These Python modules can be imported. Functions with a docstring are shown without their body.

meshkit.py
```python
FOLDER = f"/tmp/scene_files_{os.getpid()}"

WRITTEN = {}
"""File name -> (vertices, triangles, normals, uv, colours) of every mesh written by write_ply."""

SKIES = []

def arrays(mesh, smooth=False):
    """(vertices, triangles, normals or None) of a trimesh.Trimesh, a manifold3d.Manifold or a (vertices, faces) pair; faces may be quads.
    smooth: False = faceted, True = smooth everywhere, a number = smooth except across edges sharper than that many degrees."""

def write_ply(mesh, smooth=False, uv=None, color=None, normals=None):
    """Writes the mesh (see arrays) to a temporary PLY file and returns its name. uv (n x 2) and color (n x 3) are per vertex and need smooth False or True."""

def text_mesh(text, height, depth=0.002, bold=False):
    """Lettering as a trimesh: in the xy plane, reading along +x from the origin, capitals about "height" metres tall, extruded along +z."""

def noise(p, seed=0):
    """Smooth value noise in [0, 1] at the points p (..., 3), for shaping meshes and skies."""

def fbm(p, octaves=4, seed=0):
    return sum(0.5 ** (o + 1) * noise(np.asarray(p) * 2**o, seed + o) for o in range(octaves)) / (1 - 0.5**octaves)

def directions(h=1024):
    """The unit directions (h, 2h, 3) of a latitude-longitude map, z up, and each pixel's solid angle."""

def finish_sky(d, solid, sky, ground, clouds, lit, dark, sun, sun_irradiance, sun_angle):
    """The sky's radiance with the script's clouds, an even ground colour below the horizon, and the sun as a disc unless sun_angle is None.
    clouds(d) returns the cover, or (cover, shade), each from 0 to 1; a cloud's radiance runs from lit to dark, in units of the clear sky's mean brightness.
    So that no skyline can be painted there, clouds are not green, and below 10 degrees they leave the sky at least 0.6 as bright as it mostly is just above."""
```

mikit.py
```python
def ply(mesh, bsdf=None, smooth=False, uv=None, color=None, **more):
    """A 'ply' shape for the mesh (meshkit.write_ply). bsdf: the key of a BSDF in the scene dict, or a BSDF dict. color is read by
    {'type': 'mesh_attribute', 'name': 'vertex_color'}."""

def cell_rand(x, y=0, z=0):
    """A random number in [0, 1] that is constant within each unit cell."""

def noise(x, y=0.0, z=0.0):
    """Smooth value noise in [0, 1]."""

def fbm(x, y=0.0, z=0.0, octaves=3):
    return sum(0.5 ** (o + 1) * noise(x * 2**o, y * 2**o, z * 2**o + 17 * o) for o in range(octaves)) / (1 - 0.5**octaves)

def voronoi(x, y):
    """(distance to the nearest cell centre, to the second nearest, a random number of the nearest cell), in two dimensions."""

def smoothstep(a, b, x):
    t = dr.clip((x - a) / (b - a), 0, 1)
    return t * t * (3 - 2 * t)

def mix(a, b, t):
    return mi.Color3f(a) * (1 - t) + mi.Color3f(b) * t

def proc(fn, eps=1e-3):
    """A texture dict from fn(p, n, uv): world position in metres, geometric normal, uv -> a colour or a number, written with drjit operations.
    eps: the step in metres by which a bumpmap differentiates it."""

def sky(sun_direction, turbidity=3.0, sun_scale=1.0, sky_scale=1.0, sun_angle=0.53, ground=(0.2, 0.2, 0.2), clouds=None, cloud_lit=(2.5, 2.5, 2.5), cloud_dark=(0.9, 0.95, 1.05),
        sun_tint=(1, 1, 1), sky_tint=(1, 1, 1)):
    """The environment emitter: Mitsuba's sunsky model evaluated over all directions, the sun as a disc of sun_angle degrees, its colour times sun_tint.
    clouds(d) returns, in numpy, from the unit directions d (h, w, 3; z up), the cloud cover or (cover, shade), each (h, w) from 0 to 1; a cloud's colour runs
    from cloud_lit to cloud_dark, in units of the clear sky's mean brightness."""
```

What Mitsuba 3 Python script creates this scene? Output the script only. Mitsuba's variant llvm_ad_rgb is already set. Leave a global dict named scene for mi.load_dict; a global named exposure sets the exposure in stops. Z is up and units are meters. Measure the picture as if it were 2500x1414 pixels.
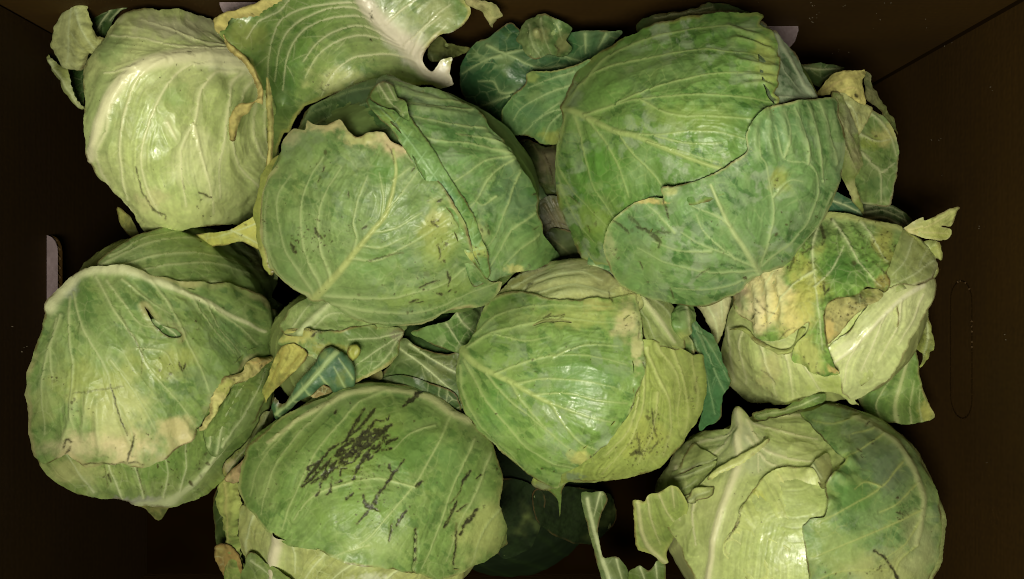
import math
import numpy as np
import mitsuba as mi
import drjit as dr
import shapely
import trimesh
from scipy.spatial import Delaunay, cKDTree
from scipy.interpolate import RBFInterpolator
import meshkit
import mikit

T = mi.ScalarTransform4f
scene, labels = {'type': 'scene'}, {}

# ------------------------------------------------------------------ camera, lamp, exposure
F, CAMZ = 2165.0, 0.86            # focal length in pixels of the 2500 px wide photograph; height of the lens (m)
scene['camera'] = {'type': 'perspective', 'fov': math.degrees(2 * math.atan(1250 / F)), 'fov_axis': 'x', 'near_clip': 0.01, 'far_clip': 50.0,
                   'to_world': T().look_at(origin=[0, 0, CAMZ], target=[0, 0, 0], up=[0, 1, 0])}
LAMP = np.array([-0.04, -0.15, 1.04])
LAMP_SIZE, LAMP_POWER = 0.075, 23.9
exposure = 1.55
aim = np.array([0.0, 0.0, 0.2])
scene['hand_lamp'] = {'type': 'rectangle', 'to_world': T().look_at(origin=LAMP.tolist(), target=aim.tolist(), up=[0, 1, 0.3]) @ T().scale([LAMP_SIZE * 1.3, LAMP_SIZE, 1]),
                         'emitter': {'type': 'area', 'radiance': {'type': 'rgb', 'value': [LAMP_POWER * 1.02, LAMP_POWER * 1.0, LAMP_POWER * 0.80]}},
                         'bsdf': {'type': 'diffuse', 'reflectance': {'type': 'rgb', 'value': [0.7, 0.7, 0.7]}}}
labels['hand_lamp'] = {'label': 'small warm white lamp held above the open box', 'category': 'lamp'}

# ------------------------------------------------------------------ materials
def lin(c):
    c = np.asarray(c, float) / 255
    return np.where(c <= 0.04045, c / 12.92, ((c + 0.055) / 1.055) ** 2.4)


def fine(p, n, uv):
    return mikit.noise(p.x * 900, p.y * 900, p.z * 900) * 0.6 + mikit.noise(p.x * 330, p.y * 330, p.z * 330) * 1.0


def rough_wax(p, n, uv):
    return 0.38 + 0.30 * mikit.smoothstep(0.3, 0.7, mikit.fbm(p.x * 60, p.y * 60, p.z * 60)) + 0.1 * mikit.noise(p.x * 700, p.y * 700, p.z * 700)


def rough_gloss(p, n, uv):
    return 0.24 + 0.28 * mikit.smoothstep(0.3, 0.7, mikit.fbm(p.x * 130, p.y * 130, p.z * 130)) + 0.12 * mikit.noise(p.x * 800, p.y * 800, p.z * 800)


VC = {'type': 'mesh_attribute', 'name': 'vertex_color'}


def leaf_bsdf(rough, spec, coat, bump):
    b = {'type': 'principled', 'base_color': VC, 'roughness': rough, 'specular': spec, 'sheen': 0.15, 'clearcoat': coat, 'clearcoat_gloss': 0.35}
    return {'type': 'twosided', 'bsdf': {'type': 'bumpmap', 'arbitrary': mikit.proc(fine, 3e-4), 'scale': bump, 'bsdf': b}}


scene['leaf_wax'] = leaf_bsdf(mikit.proc(rough_wax), 0.40, 0.25, 0.00018)
scene['leaf_gloss'] = leaf_bsdf(mikit.proc(rough_gloss), 0.62, 0.7, 0.00012)
scene['leaf_dry'] = leaf_bsdf(0.8, 0.2, 0.0, 0.0004)


def card(p, n, uv):
    g = mikit.fbm(p.x * 9, p.y * 9, p.z * 9)
    fibre = mikit.noise(p.x * 25, p.y * 25, p.z * 1400) * 0.5 + mikit.noise(p.x * 500, p.y * 500, p.z * 120) * 0.5
    c = mikit.mix((0.031, 0.0150, 0.0020), (0.056, 0.0275, 0.0034), g)
    return c * (0.8 + 0.3 * fibre)


def card_bump(p, n, uv):
    return 0.15 * dr.cos(p.z * (2 * math.pi / 0.0075)) + mikit.noise(p.x * 400, p.y * 400, p.z * 400)


def card_shaded(p, n, uv):
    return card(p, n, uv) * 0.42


scene['shaded_cardboard'] = {'type': 'twosided', 'bsdf': {'type': 'bumpmap', 'arbitrary': mikit.proc(card_bump, 5e-4), 'scale': 0.0002,
                      'bsdf': {'type': 'principled', 'base_color': mikit.proc(card_shaded), 'roughness': 0.8, 'specular': 0.15}}}  # same board, with the shade on the left wall painted into its colour
scene['cardboard'] = {'type': 'twosided', 'bsdf': {'type': 'bumpmap', 'arbitrary': mikit.proc(card_bump, 5e-4), 'scale': 0.0002,
                      'bsdf': {'type': 'principled', 'base_color': mikit.proc(card), 'roughness': 0.72, 'specular': 0.25}}}


def white_card(p, n, uv):
    return mikit.mix((0.20, 0.145, 0.155), (0.32, 0.24, 0.26), mikit.fbm(p.x * 300, p.y * 300, p.z * 300)) * (0.8 + 0.3 * mikit.fbm(p.x * 60, p.y * 60, p.z * 60))


scene['white_liner'] = {'type': 'twosided', 'bsdf': {'type': 'principled', 'base_color': mikit.proc(white_card), 'roughness': 0.7}}
scene['shaded_board'] = {'type': 'twosided', 'bsdf': {'type': 'diffuse', 'reflectance': mikit.proc(lambda p, n, uv: mikit.mix((0.005, 0.0025, 0.0006), (0.011, 0.0055, 0.0013), mikit.fbm(p.x * 30, p.y * 30, p.z * 30)))}}  # floor board, near black because its shade is painted into the colour
scene['fluting'] = {'type': 'twosided', 'bsdf': {'type': 'diffuse', 'reflectance': {'type': 'rgb', 'value': [0.10, 0.062, 0.03]}}}
scene['cut_board'] = {'type': 'twosided', 'bsdf': {'type': 'diffuse', 'reflectance': {'type': 'rgb', 'value': [0.020, 0.011, 0.003]}}}
scene['lint_white'] = {'type': 'twosided', 'bsdf': {'type': 'diffuse', 'reflectance': {'type': 'rgb', 'value': [0.16, 0.13, 0.09]}}}
scene['floor_concrete'] = {'type': 'diffuse', 'reflectance': {'type': 'rgb', 'value': [0.06, 0.055, 0.05]}}

# ------------------------------------------------------------------ the box
FLOOR = -0.03
XR, XL, YT, YB, TOP, TH = 0.360, -0.366, 0.205, -0.285, 0.50, 0.005


def numbered(key):
    if key not in scene and key not in labels:
        return key
    k = 1
    while f'{key}_{k:03d}' in scene or f'{key}_{k:03d}' in labels:
        k += 1
    return f'{key}_{k:03d}'


def put(key, mesh, bsdf, smooth=False):
    key = numbered(key)
    scene[key] = mikit.ply(mesh, bsdf, smooth=smooth)
    return key


def bx(x0, x1, y0, y1, z0, z1):
    m = trimesh.creation.box(extents=[x1 - x0, y1 - y0, z1 - z0])
    m.apply_translation([(x0 + x1) / 2, (y0 + y1) / 2, (z0 + z1) / 2])
    return m


g = trimesh.creation.box(extents=[8, 8, 0.02])
g.apply_translation([0, 0, FLOOR - 0.02 - 0.01])
put('ground', g, 'floor_concrete')
labels['ground'] = {'kind': 'structure'}

BOX = 'cardboard_box'
labels[BOX] = {'label': 'dark brown corrugated cardboard box that the cabbages are heaped in', 'category': 'box'}
put(BOX + '__floor', bx(XL - TH, XR + TH, YB - TH, YT + TH, FLOOR - TH, FLOOR), 'shaded_board')
put(BOX + '__wall', bx(XR, XR + TH, YB - 0.004, YT - 0.0022, FLOOR + 0.0005, TOP), 'cardboard')                  # right
put(BOX + '__wall', bx(XL - 0.004, XR - 0.002, YT, YT + TH, FLOOR + 0.0005, TOP), 'cardboard')                   # far
put(BOX + '__wall', bx(XL - TH, XL, YB - 0.004, YT - 0.0022, FLOOR + 0.0005, TOP), 'shaded_cardboard')          # left
put(BOX + '__wall', bx(XL - 0.004, XR - 0.003, YB - TH, YB, FLOOR + 0.0005, 0.41), 'cardboard')                   # near
put(BOX + '__corner_joint', bx(XR + 0.0005, XR + 0.011, YT - 0.0028, YT + 0.011, FLOOR + 0.0005, TOP - 0.001), 'cut_board')


def stadium(l, w, n=10):
    a = np.linspace(-math.pi / 2, math.pi / 2, n)
    r = w / 2
    right = np.c_[l / 2 - r + r * np.cos(a), r * np.sin(a)]
    return np.vstack([right, -right])


def tab(y0, y1, width, tilt, place, label=None):
    """A hand hole tab: a corrugated board piece, white outside liner up, hinged on the wall line (local y) and bent inward (local +x)."""
    l = y1 - y0
    out = stadium(l, width * 2)
    out = np.c_[out[:, 1], out[:, 0] + (y0 + y1) / 2]
    poly = shapely.Polygon(out).intersection(shapely.box(0, y0, width * 2, y1))
    R = trimesh.transformations.rotation_matrix(tilt, [0, 1, 0])
    k = numbered(BOX + '__hand_hole_tab')
    top = trimesh.creation.extrude_polygon(poly, 0.0006, engine='earcut')
    top.apply_translation([0, 0, 0.0034])
    bot = trimesh.creation.extrude_polygon(poly, 0.0006, engine='earcut')
    bot.apply_translation([0, 0, -0.0006])
    xs = np.linspace(0, width, 14)
    n = int(l / 0.0012)
    ys = np.linspace(y0, y1, n)
    wav = 0.0017 + 0.0016 * np.sin(np.arange(n) * (2 * math.pi / 6.0))
    verts, faces = [], []
    lim = [poly.intersection(shapely.LineString([(-1, y), (1, y)])).bounds for y in ys]
    for i in range(n):
        x1 = (lim[i][2] if lim[i] and not math.isnan(lim[i][2]) else 0.001) - 0.0004
        for x in (0, x1 * 0.5, x1):
            verts.append([x, ys[i], wav[i]])
    for i in range(n - 1):
        for j in range(2):
            a = i * 3 + j
            faces += [[a, a + 1, a + 4], [a, a + 4, a + 3]]
    fl = trimesh.Trimesh(verts, faces, process=False)
    for m in (top, bot, fl):
        m.apply_transform(R)
        m.apply_transform(place)
    scene[k] = mikit.ply(top, 'white_liner')
    scene[k + '__back_liner'] = mikit.ply(bot, 'cardboard')
    scene[k + '__fluting'] = mikit.ply(fl, 'fluting')
    if label:
        labels[k] = {'label': label}


def place(origin, ang):
    m = trimesh.transformations.rotation_matrix(ang, [0, 0, 1])
    m[:3, 3] = origin
    return m


tab(-0.062, 0.043, 0.0135, -0.42, place([XL, 0, 0.158], 0), 'white faced hand hole tab bent in from the left wall')
tab(-0.05, 0.05, 0.028, -0.25, place([0.173, YT, 0.166], -math.pi / 2), 'white faced hand hole tab behind the largest cabbage')
tab(-0.018, 0.018, 0.012, 0.2, place([-0.190, YT, 0.226], -math.pi / 2), 'white faced hand hole tab at the top of the picture')

# perforated outline of the hand hole still closed in the right wall
o = stadium(0.110, 0.034, 14)
o = np.vstack([o, o[:1]])
seg = np.linalg.norm(np.diff(o, axis=0), axis=1)
cum = np.r_[0, np.cumsum(seg)]
cuts, rng = [], np.random.default_rng(5)
for s in np.arange(0, cum[-1], 0.0042):
    x = np.interp([s, s + 0.0029 + 0.0006 * rng.random()], cum, o[:, 0])
    y = np.interp([s, s + 0.0029], cum, o[:, 1])
    m = trimesh.creation.box(extents=[0.0009, math.hypot(x[1] - x[0], y[1] - y[0]) + 2e-4, 0.0009])
    m.apply_transform(trimesh.transformations.rotation_matrix(math.atan2(y[1] - y[0], x[1] - x[0]), [1, 0, 0]))
    m.apply_translation([XR - 0.0002, -0.048 + x.mean(), 0.150 + y.mean()])
    cuts.append(m)
put(BOX + '__perforation', trimesh.util.concatenate(cuts), 'cut_board')
flk = []
for k in range(16):
    m = trimesh.creation.box(extents=[0.0012, 0.0012, 0.0008])
    s = (0.2 if k % 2 else 0.62) * 0.11
    i = rng.integers(0, 6)
    x, y = np.interp(s + 0.004 * i, cum, o[:, 0]), np.interp(s + 0.004 * i, cum, o[:, 1])
    m.apply_transform(trimesh.transformations.random_rotation_matrix(rng.random(3)))
    m.apply_translation([XR - 0.0006, -0.048 + x, 0.150 + y])
    flk.append(m)
put(BOX + '__torn_fibre', trimesh.util.concatenate(flk), 'fluting')
labels[BOX + '__torn_fibre'] = {'kind': 'stuff'}


def pix(x, y, z):
    d = CAMZ - z
    return np.stack([(np.asarray(x, float) - 1250) / F * d, -(np.asarray(y, float) - 707) / F * d, np.broadcast_to(z, np.shape(x)) + 0.0], -1)


# lint and flakes clinging to the far and right walls
lint = []
for x0, y0, n, sp in ((1985, 12, 3, 5), (1990, 35, 4, 6), (1980, 48, 4, 5), (2140, 45, 3, 9), (2165, 8, 3, 9), (2050, 130, 4, 8), (1850, 3, 2, 4), (2060, 15, 2, 4), (60, 850, 3, 5), (30, 805, 1, 3),
                      (2295, 340, 2, 3), (2300, 430, 1, 3), (2420, 215, 2, 3), (2270, 340, 1, 2), (2390, 560, 2, 6), (2455, 820, 2, 8), (2410, 1130, 2, 6), (2330, 110, 2, 9), (2260, 60, 2, 9)):
    for k in range(n):
        px, py = x0 + rng.normal() * sp, y0 + rng.normal() * sp
        v = np.array([(px - 1250) / F, -(py - 707) / F, -1.0])
        ts = [(XR - 0.0006) / v[0] if v[0] > 0 else (XL + 0.0006) / v[0], (YT - 0.0006) / v[1] if v[1] > 0 else 9]
        p = np.array([0, 0, CAMZ]) + v * min(ts)
        m = trimesh.creation.box(extents=np.array([1, 0.5, 0.35]) * (0.0005 + 0.0007 * rng.random()))
        m.apply_transform(trimesh.transformations.random_rotation_matrix(rng.random(3)))
        m.apply_translation(p)
        lint.append(m)
put(BOX + '__lint', trimesh.util.concatenate(lint), 'lint_white')
labels[BOX + '__lint'] = {'kind': 'stuff'}

# ------------------------------------------------------------------ cabbage builder
CAB = {}


def S(s):
    return np.array([[float(c) for c in q.split(',')] for q in s.split()])


def spline(p, step, closed=False):
    """Centripetal-like Catmull-Rom through p, resampled every `step` pixels."""
    p = np.asarray(p, float)
    n = len(p)
    if n == 2 and not closed:
        k = max(2, int(np.linalg.norm(p[1] - p[0]) / step) + 1)
        return p[0] + (p[1] - p[0]) * np.linspace(0, 1, k)[:, None]
    q = np.vstack([p[-1], p, p[0], p[1]]) if closed else np.vstack([2 * p[0] - p[1], p, 2 * p[-1] - p[-2]])
    out = []
    for i in range(len(q) - 3):
        a, b, c, d = q[i:i + 4]
        m = max(2, int(np.linalg.norm(c - b) / step * 1.3) + 1)
        t = np.linspace(0, 1, m, endpoint=False)[:, None]
        k = 0.42 if closed else 0.5
        m1, m2 = (c - a) * k, (d - b) * k
        out.append((2 * t**3 - 3 * t**2 + 1) * b + (t**3 - 2 * t**2 + t) * m1 + (-2 * t**3 + 3 * t**2) * c + (t**3 - t**2) * m2)
    out = np.vstack(out + ([] if closed else [p[-1:]]))
    o = np.vstack([out, out[:1]]) if closed else out
    s = np.r_[0, np.cumsum(np.linalg.norm(np.diff(o, axis=0), axis=1))]
    k = max(3, int(s[-1] / step) + 1)
    u = np.linspace(0, s[-1], k, endpoint=not closed)
    return np.c_[np.interp(u, s, o[:, 0]), np.interp(u, s, o[:, 1])]


def sstep(a, b, x):
    t = np.clip((x - a) / (b - a), 0, 1)
    return t * t * (3 - 2 * t)


def n2(p, freq, seed, octaves=3):
    t = seed * 2.399963
    q = np.c_[(p[:, 0] * math.cos(t) - p[:, 1] * math.sin(t)) * freq, (p[:, 0] * math.sin(t) + p[:, 1] * math.cos(t)) * freq, np.full(len(p), 0.37)]
    return meshkit.fbm(q, octaves, seed)


def wave(cab, u):
    """Undulation of the head in metres for unit directions u."""
    s = CAB[cab]['seed']
    return CAB[cab]['amp'] * ((meshkit.fbm(u * 1.9 + 7, 3, s) - 0.5) * 0.011 + (meshkit.fbm(u * 6 + 3, 2, s + 9) - 0.5) * 0.0018)


def cabbage(name_label, box, zc, c, col, amp=1.0, seed=1, head_label=None, mat='leaf_wax'):
    """A cabbage whose head fills the given pixel box (x0, y0, x1, y1), centre height zc, half height c."""
    key = numbered('cabbage')
    labels[key] = {'label': name_label, 'category': 'cabbage', 'group': 'cabbages heaped in the box'}
    box = np.array(box, float)
    c *= 1.22
    u, v = np.meshgrid(np.linspace(0, 2 * np.pi, 90), np.linspace(0, np.pi, 46))
    dirs = np.stack([np.cos(u) * np.sin(v), np.sin(u) * np.sin(v), np.cos(v)], -1).reshape(-1, 3)
    want, cur = box.copy(), box.copy()
    for _ in range(12):
        cx, cy = (cur[0] + cur[2]) / 2, (cur[1] + cur[3]) / 2
        s = (CAMZ - zc) / F
        ctr = np.array([(cx - 1250) * s, -(cy - 707) * s, zc])
        ax = np.array([(cur[2] - cur[0]) / 2 * s, (cur[3] - cur[1]) / 2 * s, c])
        P = ctr + dirs * ax
        x, y = 1250 + F * P[:, 0] / (CAMZ - P[:, 2]), 707 - F * P[:, 1] / (CAMZ - P[:, 2])
        cur += want - np.array([x.min(), y.min(), x.max(), y.max()])
    CAB[key] = dict(ctr=ctr, ax=ax, seed=seed * 31, amp=amp)
    m = trimesh.creation.icosphere(subdivisions=5)
    d = m.vertices.copy()
    nrm = d / ax
    nrm /= np.linalg.norm(nrm, axis=1, keepdims=True)
    V = ctr + d * ax * 0.95 + nrm * (wave(key, d) - 0.0015)[:, None]
    V[:, 2] = np.maximum(V[:, 2], FLOOR + 0.0008)
    # ribs that run from pole to pole over the head
    pole = np.array([0.5, -0.6, -0.62]) / np.linalg.norm([0.5, -0.6, -0.62])
    a1 = np.cross(pole, [0, 0, 1.0]); a1 /= np.linalg.norm(a1)
    a2 = np.cross(pole, a1)
    th = np.arctan2(d @ a2, d @ a1) + 0.35 * (meshkit.fbm(d * 2.2, 2, seed) - 0.5)
    rib = np.exp(-((np.abs((th * 9 / np.pi) % 1 - 0.5) * 2 - 0) / 0.16) ** 2)
    V += nrm * (0.0007 * rib)[:, None]
    k = lin(col) * 0.6  # base colour darkened to stand for shade on the head sides
    C = k * (0.75 + 0.5 * meshkit.fbm(d * 3, 3, seed + 4))[:, None]
    C = C * (1 + 0.5 * rib)[:, None]
    m2 = trimesh.Trimesh(V, m.faces, process=False)
    scene[key + '__head'] = mikit.ply(m2, mat, smooth=True, color=np.clip(C, 0.004, 0.9))
    if head_label:
        labels[key + '__head'] = {'label': head_label}
    return key


def rim_gate(cab, q):
    """1 on the crown of the head, 0 at its outline: an edge that runs round the outline hugs the head."""
    C = CAB[cab]
    d = np.c_[(q[:, 0] - 1250) / F, -(q[:, 1] - 707) / F, -np.ones(len(q))]
    oo, dd = (np.array([0, 0, CAMZ]) - C['ctr']) / C['ax'], d / C['ax']
    a, b, cc = (dd * dd).sum(1), (oo * dd).sum(1), (oo * oo).sum() - 1
    return sstep(0.08, 0.5, (b * b - a * cc) / a)


def on_head(cab, q, off):
    """Points where the lines of sight through pixels q meet the head of cab swollen by off metres; beyond the rim the sheet runs on tangentially."""
    C = CAB[cab]
    d = np.c_[(q[:, 0] - 1250) / F, -(q[:, 1] - 707) / F, -np.ones(len(q))]
    ax = C['ax'] + np.asarray(off)[:, None]
    oo = (np.array([0, 0, CAMZ]) - C['ctr']) / ax
    dd = d / ax
    a, b, cc = (dd * dd).sum(1), (oo * dd).sum(1), (oo * oo).sum(1) - 1
    D = (b * b - a * cc) / (a * 1.0)
    D0 = 0.035
    r = np.where(D > D0, np.sqrt(np.maximum(D, 1e-9)), math.sqrt(D0) + (D - D0) / (2 * math.sqrt(D0)))
    r = np.where(D > D0, r, np.maximum(r, -0.9))
    t = (-b - r * np.sqrt(a)) / a
    P = np.array([0, 0, CAMZ]) + d * t[:, None]
    e = (P - C['ctr']) / ax
    n = e / ax
    n /= np.linalg.norm(n, axis=1, keepdims=True)
    return P, n, e / np.linalg.norm(e, axis=1, keepdims=True)


STEP = 2.15
COUNT, NTRI = [0], [0]
WHITE, VEIN, TAN, YEL, BROWN, BLACK = (226, 222, 186), (206, 215, 160), (208, 190, 134), (198, 186, 92), (120, 92, 48), (44, 40, 26)
MID, DEEP, TEAL, PALE, LIME, GREY = (126, 152, 82), (84, 118, 52), (48, 88, 52), (188, 198, 126), (158, 174, 92), (128, 146, 108)


def warm(c):
    return (c[0] - 2, c[1] + 6, c[2] + 16) if c[0] > c[1] and c[0] > 130 else c


def vertex_normals(P, tri):
    n = np.zeros_like(P)
    f = np.cross(P[tri[:, 1]] - P[tri[:, 0]], P[tri[:, 2]] - P[tri[:, 0]])
    for k in range(3):
        np.add.at(n, tri[:, k], f)
    return n / np.maximum(np.linalg.norm(n, axis=1, keepdims=True), 1e-20)


def emit(key, V, tri, N, C, mat):
    used, inv = np.unique(tri, return_inverse=True)
    path = meshkit.write_ply((V[used], inv.reshape(-1, 3)), normals=N[used], color=np.clip(C[used], 0.003, 0.92))
    scene[key] = {'type': 'ply', 'filename': path, 'face_normals': False, 'bsdf': {'type': 'ref', 'id': mat}}


def leaf(cab, outline, col=(MID, DEEP), off=4.0, rib=None, rw=(16, 5), v='', vw=5.0, edge=None, lift=2.0, lw=22, rip=1.0, puff=None, pat=(), bloom=0.0, sp=1.0, clus=(), marks=(), rag=2.2,
         z=None, bump=(), pl='', plh=1.5, plw=9, mat='leaf_wax', label=None, name='leaf', net=0.28, th=0.9, hole=None, vein=VEIN, ribcol=None, ribpart=True, root=None, pillow=0.9, tone=1.0, sup=0.0, crease=0.4):
    COUNT[0] += 1
    seed = COUNT[0] * 13
    rng = np.random.default_rng(seed)
    if mat == 'leaf_dry':
        crease = max(crease, 1.4)
    b = spline(S(outline), 2.6, True)
    t = np.r_[b[1:], b[:1]] - np.r_[b[-1:], b[:-1]]
    nn = np.c_[t[:, 1], -t[:, 0]] / np.maximum(np.linalg.norm(t, axis=1, keepdims=True), 1e-9)
    b = b + nn * ((n2(b, 1 / 42, seed, 3) - 0.5) * 3.4 * rag + (n2(b, 1 / 6, seed + 1, 2) - 0.5) * 1.5 * min(rag, 2.5))[:, None]
    poly = shapely.Polygon(b).buffer(0)
    if poly.geom_type != 'Polygon':
        poly = max(poly.geoms, key=lambda g: g.area)
    poly = shapely.Polygon(poly.exterior)
    if hole:
        for h in hole.split(';'):
            poly = poly.difference(shapely.Polygon(spline(S(h), 2.6, True)).buffer(0))
        if poly.geom_type != 'Polygon':
            poly = max(poly.geoms, key=lambda g: g.area)
    rings = [np.array(shapely.segmentize(r, 3.4).coords)[:-1] for r in [poly.exterior, *poly.interiors]]
    bp = np.vstack(rings)
    shapely.prepare(poly)
    kb = cKDTree(bp)
    x0, y0, x1, y1 = poly.bounds

    def fill(step):
        xs, ys = np.arange(x0, x1, step), np.arange(y0, y1, step * 0.866)
        X, Y = np.meshgrid(xs, ys)
        X = X + (np.arange(len(ys)) % 2)[:, None] * step / 2
        g = np.c_[X.ravel(), Y.ravel()] + rng.normal(size=(X.size, 2)) * step * 0.06
        g = g[shapely.contains_xy(poly, g[:, 0], g[:, 1])]
        if len(g):
            g = g[kb.query(g)[0] > min(step, 6) * 0.55]
        g = np.vstack([bp, g])
        tr = Delaunay(g).simplices
        c = g[tr].mean(1)
        tr = tr[shapely.contains_xy(poly, c[:, 0], c[:, 1])]
        e1, e2 = g[tr[:, 1]] - g[tr[:, 0]], g[tr[:, 2]] - g[tr[:, 0]]
        ar = e1[:, 0] * e2[:, 1] - e1[:, 1] * e2[:, 0]
        tr, ar = tr[np.abs(ar) > 1e-6], ar[np.abs(ar) > 1e-6]
        return g, np.where((ar > 0)[:, None], tr[:, [0, 2, 1]], tr)          # pixel y runs down: front faces look at +z

    q, tri = fill(STEP)
    D = cKDTree(np.vstack([spline(r, 1.2, True) if len(r) > 3 else r for r in rings])).query(q)[0]
    qw = q + 26 * np.c_[n2(q, 1 / 110, seed + 2, 2) - 0.5, n2(q, 1 / 110, seed + 3, 2) - 0.5]
    # veins
    lines = []
    if rib is not None:
        lines.append((S(rib), rw[0], rw[1], 1.0, True))
    for s in filter(None, (x.strip() for x in v.split(';'))):
        lines.append((S(s), vw, vw * 0.38, 0.95, False))
    vp, vwid, vst, vrib = [], [], [], []
    extra, grain = [], []
    for p, w0, w1, st, isrib in lines:
        c = spline(p, 1.5)
        c = c + 3 * np.c_[n2(c, 1 / 45, seed + 4, 2) - 0.5, n2(c, 1 / 45, seed + 5, 2) - 0.5]
        f = np.linspace(0, 1, len(c))
        grain.append(c)
        vp.append(c); vwid.append((w0 + (w1 - w0) * f ** 0.8) * (1.0 if isrib else 0.74)); vst.append(st * (1 - 0.35 * f)); vrib.append(np.full(len(c), isrib))
        # little side branches
        if not isrib and len(c) > 40 and net > 0:
            for s in np.arange(0.18, 0.97, 24 / len(c)):
                i = min(int((s + rng.uniform(-0.03, 0.03)) * len(c)), len(c) - 3)
                d = c[i + 2] - c[i]
                d /= max(np.linalg.norm(d), 1e-6)
                side = rng.choice([-1, 1])
                a = side * rng.uniform(0.55, 1.0)
                L = rng.uniform(22, 70)
                h = np.linspace(0, 1, int(L / 1.5))
                ang = np.arctan2(d[1], d[0]) + a - a * 0.5 * h
                extra.append((c[i] + np.cumsum(np.c_[np.cos(ang), np.sin(ang)] * 1.5, 0), vwid[-1][i]))
    for c, w in extra:
        f = np.linspace(0, 1, len(c))
        vp.append(c); vwid.append(np.maximum(w * 0.34 * (1 - 0.6 * f), 1.1)); vst.append(0.42 * (1 - f) ** 0.7 * rng.uniform(0.3, 1.0)); vrib.append(np.zeros(len(c), bool))
    h = np.zeros(len(q))
    vein_a, halo, ribm = np.zeros(len(q)), np.zeros(len(q)), np.zeros(len(q))
    if vp:
        vp, vwid, vst, vrib = np.vstack(vp), np.concatenate(vwid), np.concatenate(vst), np.concatenate(vrib)
        main = ~vrib
        if main.any():
            d, i = cKDTree(vp[main]).query(q)
            w, st = vwid[main][i], vst[main][i]
            pr = np.exp(-(d / w) ** 2)
            h += pr * w * 0.00030 * 0.55 * np.minimum(1, st ** 1.6 + 0.05)
            vein_a = np.maximum(vein_a, np.exp(-(d / (0.60 * w + 0.5)) ** 2) * st)
            halo = np.maximum(halo, np.exp(-d / (3.2 * w)) * st)
            h += pillow * 0.0014 * (1 - np.exp(-(d / 26) ** 2))
        if vrib.any():
            d, i = cKDTree(vp[vrib]).query(q)
            w = vwid[vrib][i]
            pr = np.exp(-(d / w) ** 2 * 1.2)
            h += pr * w * 0.00030 * 0.52
            ribm = np.exp(-(d / (0.85 * w)) ** 4)
            halo = np.maximum(halo, np.exp(-d / (2.0 * w)))
    # fine striation that runs along the veins
    stria = np.zeros(len(q))
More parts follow.
